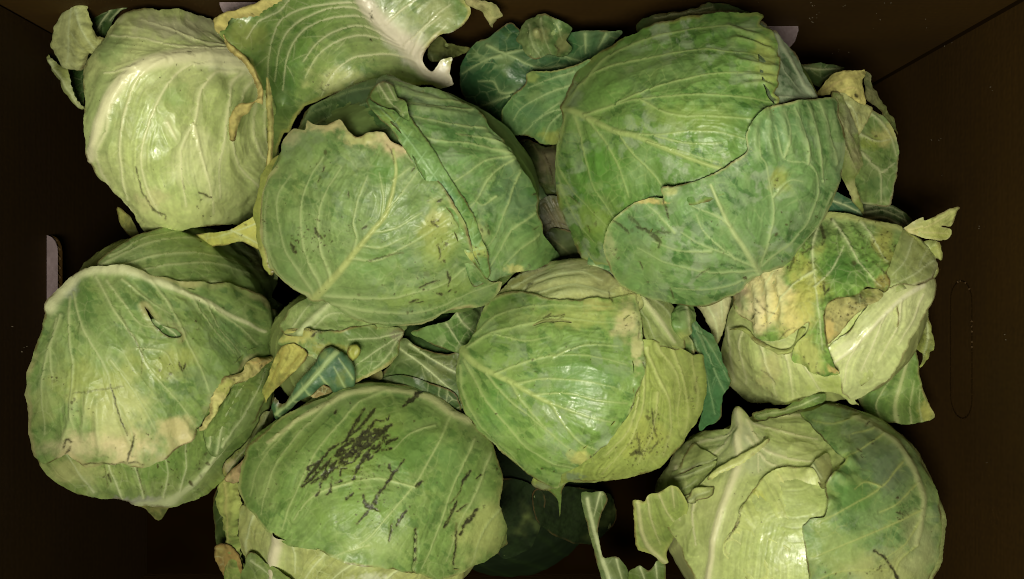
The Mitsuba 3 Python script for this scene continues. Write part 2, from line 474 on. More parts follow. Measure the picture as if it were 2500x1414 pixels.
    if grain:
        gs = np.concatenate([np.arange(len(c)) * 1.5 + 700 * k for k, c in enumerate(grain)])
        d, i = cKDTree(np.vstack(grain)).query(q)
        d = d + 10 * (n2(q, 1 / 50, seed + 53, 2) - 0.5)
        sd = np.c_[d / 5.5, gs[i] / 90]
        stria = (meshkit.fbm(np.c_[sd, np.full(len(q), seed * 0.71)], 3, seed) - 0.5) * 2
        h += 0.00026 * stria
    # fine net of veinlets
    nets = np.zeros(len(q))
    if net > 0:
        area = max(poly.area, 1)
        s1 = rng.uniform([x0, y0], [x1, y1], size=(max(6, int((x1 - x0) * (y1 - y0) / 950)), 2))
        dd, _ = cKDTree(s1).query(qw + 16 * np.c_[n2(q, 1 / 24, seed + 40, 2) - 0.5, n2(q, 1 / 24, seed + 41, 2) - 0.5], k=2)
        e = dd[:, 1] - dd[:, 0]
        nets = np.exp(-(e / 2.0) ** 2) * sstep(0.35, 0.75, n2(q, 1 / 50, seed + 6, 2)) * 1.2
        h += 0.00012 * (1 - np.exp(-(e / 7) ** 2)) + 0.00006 * nets
    # sheet shape: raised and rippled edges, rolled strips, crumples, given bumps, pleats
    nz = n2(q, 1 / 55, seed + 7, 2)
    gate = rim_gate(cab, q) if z is None else np.ones(len(q))
    if z is None:
        h += 0.0008 * lift * np.exp(-D / lw) * (0.1 + 2.2 * sstep(0.38, 0.72, nz)) * gate
    h += 0.001 * rip * (0.25 + 0.75 * gate) * np.exp(-D / (lw * 1.4)) * (n2(q, 1 / 24, seed + 8, 2) - 0.5) * 2.6
    if puff:
        h += 0.001 * puff[0] * np.sqrt(np.clip(1 - np.clip(1 - D / puff[1], 0, 1) ** 2, 0, 1))
    if crease:
        cr = np.abs(n2(q, 1 / 26, seed + 30, 3) - 0.5) * 2
        h += 0.001 * crease * (cr - 0.3)
    for bxx in bump:
        h += 0.001 * bxx[3] * np.exp(-(((q - bxx[:2]) ** 2).sum(1)) / bxx[2] ** 2)
    plm = np.zeros(len(q))
    for s in filter(None, (x.strip() for x in pl.split(';'))):
        c = spline(S(s), 2.0)
        d, i = cKDTree(c).query(q)
        f = i / max(len(c) - 1, 1)
        plm = np.maximum(plm, np.exp(-(d / plw) ** 2) * np.sin(np.pi * np.clip(f * 0.9 + 0.1, 0, 1)) ** 0.5)
    h += 0.001 * plh * plm
    mcore, mhalo = np.zeros(len(q)), np.zeros(len(q))
    for s, w, st in marks:
        for one in s.split(';'):
            c = spline(S(one), 1.5)
            d, i = cKDTree(c).query(q + 9 * np.c_[n2(q, 1 / 10, seed + 50, 3) - 0.5, n2(q, 1 / 10, seed + 51, 3) - 0.5])
            f = i / max(len(c) - 1, 1)
            ww = w * (0.10 + 2.1 * np.clip(n2(q, 1 / 10, seed + 20, 4) - 0.28, 0, 1)) * np.sin(np.pi * np.clip(0.08 + 0.88 * f, 0, 1)) ** 0.4
            m = (1 - sstep(0.6, 1.25, d / np.maximum(ww, 0.2))) * st * (0.6 + 0.55 * n2(q, 1 / 5, seed + 21, 2)) * sstep(0.27, 0.46, n2(q, 1 / 7, seed + 52, 3))
            mcore = np.maximum(mcore, np.clip(m, 0, 1))
            mhalo = np.maximum(mhalo, (1 - sstep(0.3, 1.0, d / (ww + 3.5))) * st)
    h -= 0.0004 * mcore
    # place it
    if z is None:
        P, n, e = on_head(cab, q, np.full(len(q), 0.00072 * off))
        P = P + n * (h + wave(cab, e) * (1.0))[:, None]
    else:
        zz = np.array(z, float)
        r = RBFInterpolator(zz[:, :2], zz[:, 2], kernel='thin_plate_spline', smoothing=0.0)
        base = pix(q[:, 0], q[:, 1], r(q) + 0.006 * (n2(q, 1 / 90, seed + 9, 2) - 0.5))
        n = vertex_normals(base, tri)
        P = base + n * h[:, None]
    P[:, 2] = np.maximum(P[:, 2], FLOOR + 0.002)
    N = vertex_normals(P, tri)
    # colour of the sheet: pigment, bloom, yellowing, stains
    m = sstep(0.3, 0.7, n2(q, 1 / 130, seed + 10, 3))[:, None]
    C = lin(warm(col[0])) * (1 - m) + lin(warm(col[1])) * m
    C = C * 0.93 * (0.76 + 0.48 * n2(q, 1 / 13, seed + 11, 3))[:, None] * (0.87 + 0.26 * n2(q, 1 / 4.5, seed + 22, 1))[:, None]
    C = C * (1 + 0.30 * stria)[:, None]
    ye = sstep(0.55, 0.85, n2(q, 1 / 60, seed + 12, 3))[:, None]
    C = C * (1 - 0.35 * ye) + lin(LIME) * 0.35 * ye
    C = C + (lin(vein) - C) * (0.40 * halo)[:, None]
    ru = np.c_[qw[:, 0] * 0.8 + qw[:, 1] * 0.6, (qw[:, 1] * 0.8 - qw[:, 0] * 0.6) * 1.9]
    rb = sstep(0.50, 0.60, n2(ru, 1 / 26, seed + 46, 5)) * sstep(0.35, 0.6, n2(q, 1 / 100, seed + 47, 2))
    C = C * (1 - (0.32 + 0.22 * bloom) * float(np.clip((196 - col[0][1]) / 45, 0.2, 1)) * rb[:, None] * np.array([1.15, 0.85, 1.1]))
    if mat == 'leaf_dry':
        C = C * (0.74 + 0.5 * sstep(0.25, 0.6, n2(q, 1 / 12, seed + 48, 4)))[:, None]
    if bloom:
        qb = q + 22 * np.c_[n2(q, 1 / 20, seed + 42, 3) - 0.5, n2(q, 1 / 20, seed + 43, 3) - 0.5]
        a = sstep(0.47, 0.60, n2(qb, 1 / 26, seed + 13, 5)) * sstep(0.3, 0.65, n2(q, 1 / 120, seed + 14, 2)) * (0.55 + 0.45 * n2(q, 1 / 7, seed + 44, 2))
        C = C + (lin((158, 172, 140)) - C) * (bloom * a)[:, None]
    for p in pat:
        cx, cy, rx, ry, pc, st = p[:6]
        ang = math.radians(p[6]) if len(p) > 6 else 0
        u = q - [cx, cy]
        u = np.c_[(u[:, 0] * math.cos(ang) + u[:, 1] * math.sin(ang)) / rx, (-u[:, 0] * math.sin(ang) + u[:, 1] * math.cos(ang)) / ry]
        rr = np.linalg.norm(u, axis=1) + (n2(q, 1 / np.clip(0.7 * min(rx, ry), 10, 40), seed + 15, 5) - 0.5) * 2.0
        a = (1 - sstep(0.25, 1.15, rr)) * st
        C = C * (1 - a[:, None]) + lin(warm(pc)) * a[:, None] * (0.8 + 0.4 * n2(q, 1 / 9, seed + 16, 2))[:, None]
    if edge:
        a = (1 - sstep(0.35, 1.0, D / (edge[1] * (0.35 + 1.3 * n2(q, 1 / 40, seed + 17, 2))))) * edge[2] * sstep(0.38, 0.62, n2(q, 1 / 60, seed + 45, 3))
        C = C + (lin(warm(edge[0])) - C) * a[:, None]
    C = C + (lin(vein) - C) * np.clip(vein_a * 0.92, 0, 1)[:, None]
    C = C + (lin(vein) - C) * np.clip(nets * net, 0, 1)[:, None]
    rc = lin(ribcol or vein)
    C = C + (rc - C) * (0.9 * ribm)[:, None]
    if plm.any():
        C = C + (lin(vein) - C) * (0.35 * plm)[:, None]
    # browned, torn line along parts of the edge
    a = (1 - sstep(0.4, 1.0, D / (4.5 * (0.3 + 1.2 * n2(q, 1 / 9, seed + 54, 2))))) * sstep(0.45, 0.62, n2(q, 1 / 48, seed + 55, 3)) * 0.75
    C = C + (lin((96, 74, 40)) - C) * a[:, None]
    # brown specks and black rub marks
    spots, rad = [], []
    k = rng.poisson(sp * poly.area / 4500)
    spots.append(rng.uniform([x0, y0], [x1, y1], size=(k, 2))); rad.append(rng.gamma(1.1, 0.5, k) + 0.6)
    for cx, cy, r0, k in clus:
        spots.append(np.array([cx, cy]) + rng.normal(size=(k, 2)) * r0 * 0.55); rad.append(rng.gamma(1.0, 0.9, k) + 0.5)
    spots, rad = np.vstack(spots), np.concatenate(rad)
    if len(spots):
        t2 = cKDTree(spots)
        d, i = t2.query(q + 9 * np.c_[n2(q, 1 / 6, seed + 18, 2) - 0.5, n2(q, 1 / 6, seed + 19, 2) - 0.5])
        a = (1 - sstep(0.5, 1.5, d / rad[i])) * (0.25 + 0.65 * ((i * 0.6180339) % 1))
        C = C + (lin((70, 62, 34)) - C) * a[:, None]
        h_sp = a
    C = C + (lin((92, 82, 44)) - C) * (0.5 * mhalo)[:, None]
    C = C + (lin((40, 36, 24)) - C) * mcore[:, None]
    C = C * tone
    C = C * 0.96 + 0.04 * (C @ np.array([0.25, 0.6, 0.15]))[:, None] * np.array([1.02, 1.0, 0.9])
    NTRI[0] += len(tri)
    # thickness: a back sheet and a rim
    tk = 0.001 * th * (0.45 + 0.55 * np.clip(D / 25, 0, 1)) + 0.0006 * ribm
    qb, tb = fill(13)
    nb = len(bp)
    near = cKDTree(q).query(qb)[1]
    near[:nb] = np.arange(nb)
    Pb = P[near] - N[near] * tk[near][:, None]
    Pb[:, 2] = np.maximum(Pb[:, 2], FLOOR + 0.001)
    C = np.clip(C, 0.004, 0.9)
    Cb = np.tile(lin((150, 164, 104)) * tone, (len(Pb), 1)) * 0.5 + C[near] * 0.5
    V = [P, Pb]; NN = [N, -N[near]]; CC = [C, Cb]; TT = [tri, tb[:, [0, 2, 1]] + len(P)]
    base = len(P) + len(Pb)
    s0 = 0
    for r in rings:
        k = len(r)
        idx = np.arange(s0, s0 + k)
        nx = np.roll(idx, -1)
        dirv = P[nx] - P[np.roll(idx, 1)]
        out = np.cross(dirv, N[idx])
        out /= np.maximum(np.linalg.norm(out, axis=1, keepdims=True), 1e-12)
        ins = q[idx] + 0
        V += [P[idx], Pb[idx]]
        ce = C[idx] + (lin((200, 204, 150)) - C[idx]) * 0.35
        CC += [ce, ce * 0.8]
        # outward = away from the sheet
        rp = np.array(shapely.Polygon(r).centroid.coords[0])
        ccw = shapely.LinearRing(r).is_ccw
        sign = 1.0 if (ccw == (r is rings[0])) else -1.0
        out = out * sign * -1.0
        NN += [out * 0.8 + N[idx] * 0.6, out * 0.9 - N[idx] * 0.4]
        a = np.arange(k); bq = np.roll(a, -1)
        TT.append(np.vstack([np.c_[base + a, base + bq, base + k + a], np.c_[base + bq, base + k + bq, base + k + a]]))
        base += 2 * k
        s0 += k
    V, NN, CC = np.vstack(V), np.vstack(NN), np.vstack(CC)
    NN /= np.maximum(np.linalg.norm(NN, axis=1, keepdims=True), 1e-12)
    TT = np.vstack(TT)
    key = numbered(cab + '__' + name) if root is None else numbered(root)
    if rib is not None and ribpart and rw[0] >= 9:
        isr = np.zeros(len(TT), bool)
        isr[:len(tri)] = ribm[tri].mean(1) > 0.5
        if isr.sum() > 20:
            emit(key, V, TT[~isr], NN, CC, mat)
            emit(key + '__midrib', V, TT[isr], NN, CC, mat)
        else:
            emit(key, V, TT, NN, CC, mat)
    else:
        emit(key, V, TT, NN, CC, mat)
    if label:
        labels[key] = {'label': label}
    return key

# ------------------------------------------------------------------ the lower layer, seen only in the gaps
low = cabbage('cabbage with shade put into its colour, low in the gap behind the marked lower cabbage', (1000, 1010, 1470, 1420), 0.0, 0.055, (30, 46, 16), seed=21, mat='leaf_dry')  # gap shade painted into the head and leaf colours
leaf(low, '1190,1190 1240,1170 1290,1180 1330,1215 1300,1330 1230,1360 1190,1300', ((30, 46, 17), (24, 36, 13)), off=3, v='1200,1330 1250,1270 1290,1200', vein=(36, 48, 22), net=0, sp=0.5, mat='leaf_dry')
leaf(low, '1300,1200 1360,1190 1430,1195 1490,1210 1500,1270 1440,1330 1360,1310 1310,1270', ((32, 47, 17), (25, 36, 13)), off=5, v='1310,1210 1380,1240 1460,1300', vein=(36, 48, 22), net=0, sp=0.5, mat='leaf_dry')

gap = cabbage('green cabbage with shade put into its colour, wedged low between the two largest cabbages', (1180, 330, 1530, 700), 0.120, 0.05, (84, 98, 48), seed=22, mat='leaf_dry')  # head and leaf colours dimmed to paint in the shade between the big heads
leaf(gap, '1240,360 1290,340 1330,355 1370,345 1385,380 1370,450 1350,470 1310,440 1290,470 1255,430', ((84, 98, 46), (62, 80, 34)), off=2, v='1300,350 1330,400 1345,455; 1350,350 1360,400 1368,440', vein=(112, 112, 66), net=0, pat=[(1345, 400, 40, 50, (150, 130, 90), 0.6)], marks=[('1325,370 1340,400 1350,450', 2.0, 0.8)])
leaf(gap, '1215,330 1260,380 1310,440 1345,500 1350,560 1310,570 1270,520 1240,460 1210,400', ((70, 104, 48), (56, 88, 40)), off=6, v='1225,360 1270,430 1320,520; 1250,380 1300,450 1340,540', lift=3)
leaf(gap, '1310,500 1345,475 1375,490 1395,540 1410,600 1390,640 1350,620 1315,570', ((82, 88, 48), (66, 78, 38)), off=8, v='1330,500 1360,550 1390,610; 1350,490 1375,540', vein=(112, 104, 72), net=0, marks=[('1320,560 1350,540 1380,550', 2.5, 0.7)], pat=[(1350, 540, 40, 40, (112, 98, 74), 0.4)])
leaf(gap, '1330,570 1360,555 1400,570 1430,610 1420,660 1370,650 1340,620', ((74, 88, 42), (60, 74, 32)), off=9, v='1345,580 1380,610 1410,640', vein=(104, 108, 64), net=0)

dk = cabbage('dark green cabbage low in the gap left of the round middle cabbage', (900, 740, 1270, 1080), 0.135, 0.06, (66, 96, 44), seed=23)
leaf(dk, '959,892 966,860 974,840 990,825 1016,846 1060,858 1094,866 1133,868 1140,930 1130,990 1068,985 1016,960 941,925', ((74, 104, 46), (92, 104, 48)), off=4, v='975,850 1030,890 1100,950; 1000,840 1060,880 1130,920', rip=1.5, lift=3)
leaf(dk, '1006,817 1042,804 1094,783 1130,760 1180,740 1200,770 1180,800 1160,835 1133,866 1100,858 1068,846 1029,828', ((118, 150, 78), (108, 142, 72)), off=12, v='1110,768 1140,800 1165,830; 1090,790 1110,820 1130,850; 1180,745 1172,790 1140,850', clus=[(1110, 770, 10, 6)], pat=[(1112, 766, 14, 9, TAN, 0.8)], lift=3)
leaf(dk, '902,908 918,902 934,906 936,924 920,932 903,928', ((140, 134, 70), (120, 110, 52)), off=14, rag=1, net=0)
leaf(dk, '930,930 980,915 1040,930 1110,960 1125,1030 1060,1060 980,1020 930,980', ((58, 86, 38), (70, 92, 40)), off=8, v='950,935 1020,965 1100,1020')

mid = cabbage('pale green cabbage low in the middle with a yellow torn leaf edge', (640, 690, 1010, 1010), 0.145, 0.062, (150, 164, 96), seed=24)
leaf(mid, '690,800 705,770 730,745 761,724 790,722 830,735 870,760 938,786 990,795 980,812 938,806 905,806 870,812 834,822 782,830 746,826 709,822', ((146, 170, 98), (160, 178, 106)), off=9, rib='740,815 777,770 815,735', rw=(10, 7), v='760,815 800,770 850,765; 720,800 740,770 760,745', lift=2, label='smooth pale leaf under the front leaf of the cabbage above')
leaf(mid, '690,842 700,815 712,806 746,808 782,816 834,806 880,796 940,800 985,806 975,846 948,884 905,914 862,927 800,890 730,855', ((140, 164, 92), (110, 138, 70)), off=11, v='985,812 920,825 850,830; 985,815 930,850 870,890; 985,812 950,860 910,900', pat=[(735, 825, 60, 26, YEL, 0.9), (800, 850, 60, 14, (150, 150, 66), 0.8), (980, 820, 30, 20, (150, 130, 100), 0.8)],
     edge=((176, 160, 84), 8, 0.8), marks=[('712,808 746,810 782,817 834,806 880,796', 1.6, 0.9), ('768,826 778,818 788,820', 4, 0.9)], clus=[(785, 835, 7, 14), (870, 875, 12, 6)], lift=3, label='green leaf with a yellow torn edge and a brown hole')
leaf(mid, '696,846 725,842 756,862 735,892 699,926 670,955 650,985 628,1030 612,1060 618,1020 632,980 648,945 664,905 680,870', ((182, 168, 76), (158, 148, 60)), off=16, rip=3, sp=3, mat='leaf_dry', v='700,855 680,900 640,980; 735,865 700,905', vein=(150, 140, 66), label='withered yellow leaf tip', crease=2)
leaf(mid, '673,981 680,962 692,975 704,973 716,953 746,913 768,890 780,868 792,852 808,847 826,855 845,868 858,885 864,906 862,935 838,945 813,950 796,934 772,950 740,970 715,990 699,1004 685,1008', (TEAL, (42, 92, 66)), off=22, puff=(7, 22), rib='690,990 740,945 800,880 822,858', rw=(4, 7), v='700,1000 690,978; 735,972 722,948; 765,952 745,925; 800,930 776,896; 840,938 815,890; 856,915 825,872', vw=5.5, vein=(158, 178, 118), rip=1.5, label='dark blue-green rolled up leaf', pat=[(832, 915, 22, 26, (120, 132, 60), 0.6), (790, 866, 18, 16, (130, 146, 74), 0.6)], sp=2)
leaf(mid, '845,862 850,846 866,842 876,852 872,868 858,880', ((176, 178, 80), (160, 160, 70)), off=22, puff=(4, 8), rag=1, net=0)
leaf(mid, '756,940 776,930 800,938 812,952 790,965 762,968', ((170, 146, 84), (150, 124, 66)), off=17, mat='leaf_dry', rip=2)

# ------------------------------------------------------------------ top left cabbage
c1 = cabbage('pale yellowish cabbage with a broad white rib in the upper left corner', (205, 18, 670, 578), 0.170, 0.088, (176, 186, 112), seed=3)
leaf(c1, '118,130 130,112 160,120 165,60 175,20 205,-30 330,-30 320,10 290,32 262,80 235,120 215,160 210,230 207,264 188,250 160,215 140,185', ((52, 78, 34), (70, 100, 44)), off=1, v='290,0 240,70 205,160; 310,5 270,50; 230,20 205,110', z=[(118, 130, .15), (170, 20, .17), (250, -30, .20), (330, -30, .21), (270, 70, .205), (205, 264, .16), (200, 120, .15), (150, 190, .14)], label='dark drooping outer leaf behind the head', sp=2)
leaf(c1, '165,25 190,0 212,-30 216,20 226,60 236,85 256,92 250,126 238,132 228,126 216,130 208,160 202,170 180,168 158,165 148,140 132,112 138,85', ((186, 184, 118), (168, 172, 104)), off=1, z=[(165, 25, .20), (205, -25, .215), (250, 100, .21), (205, 168, .19), (155, 160, .175), (132, 110, .17), (200, 90, .215)], v='190,10 185,80 178,160; 200,30 215,90 240,120', rip=2.5, puff=(5, 20), label='pale folded over leaf tip', mat='leaf_dry', sp=1)
leaf(c1, '118,128 128,140 150,160 172,170 175,200 190,235 207,264 186,252 160,216 138,180 122,150', ((172, 170, 92), (140, 150, 74)), off=1, z=[(118, 128, .165), (172, 170, .18), (207, 264, .17), (140, 185, .165), (165, 200, .178)], rip=2.5, puff=(4, 12), v='130,145 160,190 200,255', sp=2)
leaf(c1, '290,505 330,540 345,572 380,585 450,575 560,560 640,520 648,560 636,610 590,590 540,600 420,600 340,590 300,550', ((190, 182, 76), (196, 188, 92)), off=1.5, z=[(290, 505, .150), (345, 575, .150), (450, 575, .185), (500, 548, .205), (640, 520, .222), (640, 610, .212), (560, 590, .205), (400, 540, .18)], v='640,540 590,560 540,575; 560,560 600,580 630,595', pat=[(600, 555, 60, 40, (200, 190, 80), 0.8), (330, 560, 40, 30, (110, 116, 56), 0.8)], sp=3, clus=[(600, 550, 30, 14), (560, 560, 20, 10)], label='yellow outer leaf under the head')
leaf(c1, '205,190 212,150 240,100 268,62 300,38 350,22 430,25 500,38 545,72 566,112 606,142 630,175 655,240 668,330 672,420 655,480 636,528 560,549 480,547 430,562 375,574 338,542 290,482 242,430 218,370 211,290', (PALE, (172, 188, 112)), off=5, tone=1.2,
     rib='640,182 584,148 520,136 457,137 385,150 330,170 295,200 268,240 248,290 232,350 226,390', rw=(38, 10), ribcol=(226, 222, 176), vein=(222, 222, 170),
     v='590,168 520,160 457,163 412,204 376,271 345,370 355,450 392,525; 575,178 525,178 489,226 478,290 446,353 442,407 452,498; 585,182 565,205 553,260 545,335 532,407 534,480; 622,195 600,215 572,290 562,344 586,407 640,466; 400,150 350,180 318,220 297,290 290,353 297,430 310,489; 300,200 268,260 258,317 238,385 265,452 320,520; 625,215 615,300 628,360 650,400; 610,165 570,122 510,118 439,110 345,90 263,84; 600,150 545,110 502,100 412,63 345,44; 606,150 560,118 500,70 458,42; 330,166 300,168 254,178; 410,300 430,340; 640,240 640,320 655,370; 470,300 500,420 520,520', vw=9.5,
     pat=[(480, 380, 110, 130, (214, 216, 160), 0.55), (440, 60, 130, 42, (182, 168, 130), 0.6), (270, 110, 70, 50, (118, 146, 84), 0.6), (260, 250, 50, 130, (128, 152, 84), 0.5), (480, 520, 140, 40, (198, 196, 116), 0.5), (545, 150, 80, 30, (220, 208, 170), 0.6), (370, 480, 28, 50, (212, 196, 130), 0.5, 65), (420, 230, 60, 40, (140, 168, 92), 0.55), (560, 240, 30, 50, (150, 170, 96), 0.4)],
     marks=[('330,410 345,460 372,505 396,522', 3.2, 0.75), ('484,466 496,470 508,478', 4.5, 0.8), ('455,128 462,131', 3.5, 0.7), ('470,140 440,130 420,132', 1.6, 0.5), ('445,440 450,460', 2, 0.5), ('385,515 402,520 404,530', 3, 0.7)], clus=[(490, 505, 30, 14), (220, 240, 20, 12), (300, 110, 60, 20)], sp=1.6, lift=1, mat='leaf_gloss', net=0.14, pillow=1.3, crease=0.1, label='glossy pale leaf wrapping the whole head')

# ------------------------------------------------------------------ left cabbage
c7 = cabbage('large left cabbage with a tan dried leaf edge and a slit', (76, 548, 668, 1228), 0.180, 0.094, (160, 172, 98), seed=5)
leaf(c7, '76,985 90,1000 150,1060 250,1110 360,1105 450,1060 520,1000 600,900 664,850 668,900 655,985 625,1070 565,1150 490,1206 420,1232 330,1226 250,1214 170,1198 124,1160 92,1105', ((150, 170, 92), (124, 150, 74)), off=2,
     rib='330,1232 412,1222 469,1184 520,1122 545,1070', rw=(11, 5), v='350,1215 340,1170 320,1110; 400,1215 410,1160 400,1100; 440,1200 455,1140 450,1080; 300,1215 270,1160 250,1110; 230,1200 190,1150 160,1100; 500,1150 540,1110 600,1040',
     pat=[(170, 1150, 90, 40, (196, 190, 110), 0.7), (390, 1140, 90, 40, (110, 146, 66), 0.5), (330, 1222, 110, 12, (180, 166, 150), 0.6)], clus=[(265, 1160, 20, 16), (420, 1135, 60, 40), (490, 1110, 30, 20), (310, 1140, 30, 16)], marks=[('262,1165 270,1180', 5, 0.8), ('322,1100 336,1150 352,1205', 1.6, 0.7), ('250,1130 262,1190', 1.4, 0.6)], sp=2, pl='560,1150 610,1090 650,1000', label='lower pale leaf under the dried edge')
leaf(c7, '237,661 276,613 333,576 412,555 491,548 560,568 638,602 668,640 676,690 664,724 690,745 704,775 690,790 660,770 627,740 559,712 446,708 333,685', ((120, 146, 76), (132, 156, 86)), off=2, vein=(182, 192, 136),
     v='243,658 333,607 446,583 548,590 627,630; 290,655 370,628 470,618 560,630 640,665; 333,668 418,647 531,642 616,672; 446,690 548,690 638,720; 560,570 600,600 650,640; 270,630 350,585 440,565', vw=6, pat=[(640, 640, 40, 40, (124, 126, 64), 0.7), (300, 620, 60, 30, (150, 168, 110), 0.5)], clus=[(615, 640, 25, 16), (500, 600, 60, 10)], sp=2, label='upper leaf with parallel pale veins')
leaf(c7, '664,868 664,930 640,985 616,1034 576,1068 527,1113 505,1096 495,1040 492,1000 520,940 560,890 620,850', ((130, 156, 82), (140, 164, 90)), off=3.5, v='527,1105 560,1000 620,900; 510,1090 530,1010 570,940; 540,1090 600,1010 650,900', sp=0.5, net=0.1, mat='leaf_gloss', label='smooth inner leaf showing at the right under the curled rim')
leaf(c7, '640,1010 655,1000 664,960 668,1010 650,1050 620,1090 585,1130 555,1165 545,1150 560,1120 600,1085', ((176, 164, 84), (120, 136, 62)), off=5, rip=3, mat='leaf_dry', sp=4, pat=[(570, 1140, 30, 24, TAN, 0.9)], v='660,990 620,1070 560,1150', crease=2)
leaf(c7, '370,780 420,785 460,815 450,850 400,850 370,820', (DEEP, MID), off=2.6, v='380,785 420,810 450,845', lift=0, sp=0, rip=0, label='darker leaf showing through the slit')
leaf(c7, '129,745 160,700 197,672 237,661 333,668 446,692 559,696 627,724 658,753 700,776 708,808 684,842 678,864 616,874 580,908 542,921 514,960 497,1010 480,1044 446,1078 390,1112 350,1129 322,1131 293,1123 222,1140 196,1126 180,1112 170,1104 155,1110 124,1124 92,1102 75,1043 73,970 84,885 107,806', ((122, 152, 80), (142, 166, 90)), off=5,
     rib='129,752 163,700 231,665 322,675 418,704 503,738 559,766 644,811', rw=(20, 4), ribcol=(214, 216, 166), vein=(184, 196, 134),
     v='237,681 288,772 333,834 367,902 435,981 474,1038; 367,690 412,743 446,817 486,896 503,953; 446,712 503,743 542,806 588,862; 180,715 203,800 254,896 276,964 322,1054 324,1111; 172,726 169,817 175,896 172,981 180,1050; 150,770 120,860 105,950 110,1060; 300,690 360,735 420,770; 340,850 400,860 420,890; 262,690 300,740 340,790 380,800; 520,750 580,790 630,840; 470,730 520,800 570,860; 140,780 125,860 128,950; 270,880 330,960 380,1050', vw=7,
     pat=[(300, 1080, 130, 50, (222, 200, 138), 0.95), (440, 1050, 60, 44, (212, 192, 124), 0.9), (165, 1090, 60, 40, (208, 190, 130), 0.85), (280, 1000, 130, 90, (200, 196, 116), 0.85), (690, 800, 26, 40, (196, 182, 106), 0.9), (420, 880, 70, 46, (178, 184, 98), 0.6), (230, 930, 150, 80, (172, 182, 98), 0.7), (200, 740, 60, 60, (98, 136, 66), 0.6), (380, 700, 80, 30, (92, 132, 70), 0.5), (560, 830, 60, 60, (104, 140, 84), 0.5), (110, 1000, 40, 80, (166, 178, 104), 0.6), (170, 700, 34, 34, (196, 188, 160), 0.6, -40), (130, 900, 40, 90, (150, 166, 100), 0.5)],
     clus=[(410, 895, 30, 18), (190, 985, 25, 14), (130, 910, 25, 12), (320, 1095, 50, 30), (690, 800, 18, 22), (480, 840, 40, 8), (660, 850, 25, 20)], sp=2.2, bloom=0.25,
     marks=[('436,885 442,905; 452,888 446,902', 3.2, 0.9), ('268,940 274,960 290,1010 312,1060', 2.6, 0.8), ('160,1090 168,1070 176,1078; 176,1088 168,1104', 3, 0.9), ('310,1120 322,1090 328,1060', 3.4, 0.8), ('190,1130 240,1128 300,1122 350,1124', 1.6, 0.8), ('400,1106 450,1076 478,1042', 1.5, 0.8), ('292,760 310,800 345,860 346,910', 1.6, 0.5), ('660,860 680,830 690,790', 1.8, 0.8), ('180,960 270,950 300,945', 3.5, 0.35)],
     edge=((196, 176, 110), 16, 0.6), lift=2.2, rip=1.5, hole='352,752 372,774 388,793 402,800 424,806 437,820 430,827 412,825 395,813 372,790', pl='180,960 172,1030 150,1095; 215,960 205,1030 200,1080; 235,980 240,1050 250,1110; 290,1000 310,1060 330,1110', plh=2.2, pillow=1.6, tone=0.95, label='broad front leaf with a tan dried lower edge')
leaf(c7, '678,866 650,872 618,872 592,890 580,908 560,916 540,921 524,945 512,965 500,1005 488,1024 478,1046 490,1042 500,1020 516,1000 532,975 558,941 596,926 640,896 662,882', ((206, 184, 110), (170, 168, 84)), off=9, puff=(4.5, 13), rip=2.5, sp=7, pat=[(630, 884, 40, 16, (214, 178, 96), 0.9), (545, 945, 30, 24, (164, 170, 84), 0.8)], clus=[(628, 882, 18, 16), (560, 930, 25, 12)], net=0, v='670,870 610,890 560,925 520,970', vein=(196, 186, 120), label='yellow curled rim of the front leaf', mat='leaf_dry')
leaf(c7, '322,1222 345,1240 367,1258 389,1268 418,1241 450,1228 482,1216 470,1205 400,1215', ((150, 142, 70), (110, 112, 52)), off=-3, z=[(322, 1222, .15), (367, 1258, .13), (389, 1268, .125), (482, 1216, .14), (400, 1215, .16)], rip=2.5, mat='leaf_dry', sp=3)

# ------------------------------------------------------------------ bottom left cabbage with the black marks
SCUFF, srng = [], np.random.default_rng(77)
for k in range(64):
    big = k < 22
    u, w_ = srng.normal() * 0.5, srng.normal() * 0.45
    cx, cy = 866 + 112 * u * 0.78 + 52 * w_ * 0.62, 1104 - 112 * u * 0.62 + 52 * w_ * 0.78
    L, ang = (srng.uniform(18, 46) if big else srng.uniform(5, 18)), math.radians(srng.normal(-43, 13))
    dx, dy = math.cos(ang) * L, math.sin(ang) * L
    SCUFF.append((f'{cx - dx:.0f},{cy - dy:.0f} {cx + srng.normal() * 4:.0f},{cy + srng.normal() * 4:.0f} {cx + dx:.0f},{cy + dy:.0f}', srng.uniform(5.5, 13) if big else srng.uniform(2.5, 7), 1.0))
c9 = cabbage('cabbage with black rub marks across its front leaf at the lower edge', (583, 920, 1236, 1530), 0.178, 0.094, (176, 180, 112), seed=6)
leaf(c9, '588,1250 600,1235 656,1280 708,1315 760,1328 847,1360 934,1370 1028,1390 1125,1390 1110,1450 1000,1500 850,1510 720,1480 630,1420 590,1340', ((178, 182, 108), (164, 172, 100)), off=2, rib='690,1300 676,1350 668,1430', rw=(17, 14), ribcol=(214, 206, 170), v='890,1360 830,1400 780,1450; 620,1260 600,1320 610,1380; 800,1345 760,1390 730,1440; 980,1385 940,1420 900,1470; 720,1330 720,1400', mat='leaf_gloss', pat=[(900, 1410, 50, 16, (220, 214, 180), 0.5)], sp=1, label='pale lower leaf with a white rib')
leaf(c9, '604,1108 632,1069 674,1026 734,984 804,952 870,930 934,921 990,924 1043,946 1085,985 1120,1030 1100,1045 1040,1000 960,975 870,980 780,1015 690,1080 640,1130', ((118, 142, 74), (128, 148, 78)), off=1.5, v='680,1030 780,965 900,940 1000,950; 740,1010 850,960 960,955', marks=[('862,955 880,958 894,956', 3, 0.9), ('884,942 892,940', 2, 0.8)], sp=2, label='leaf along the far rim')
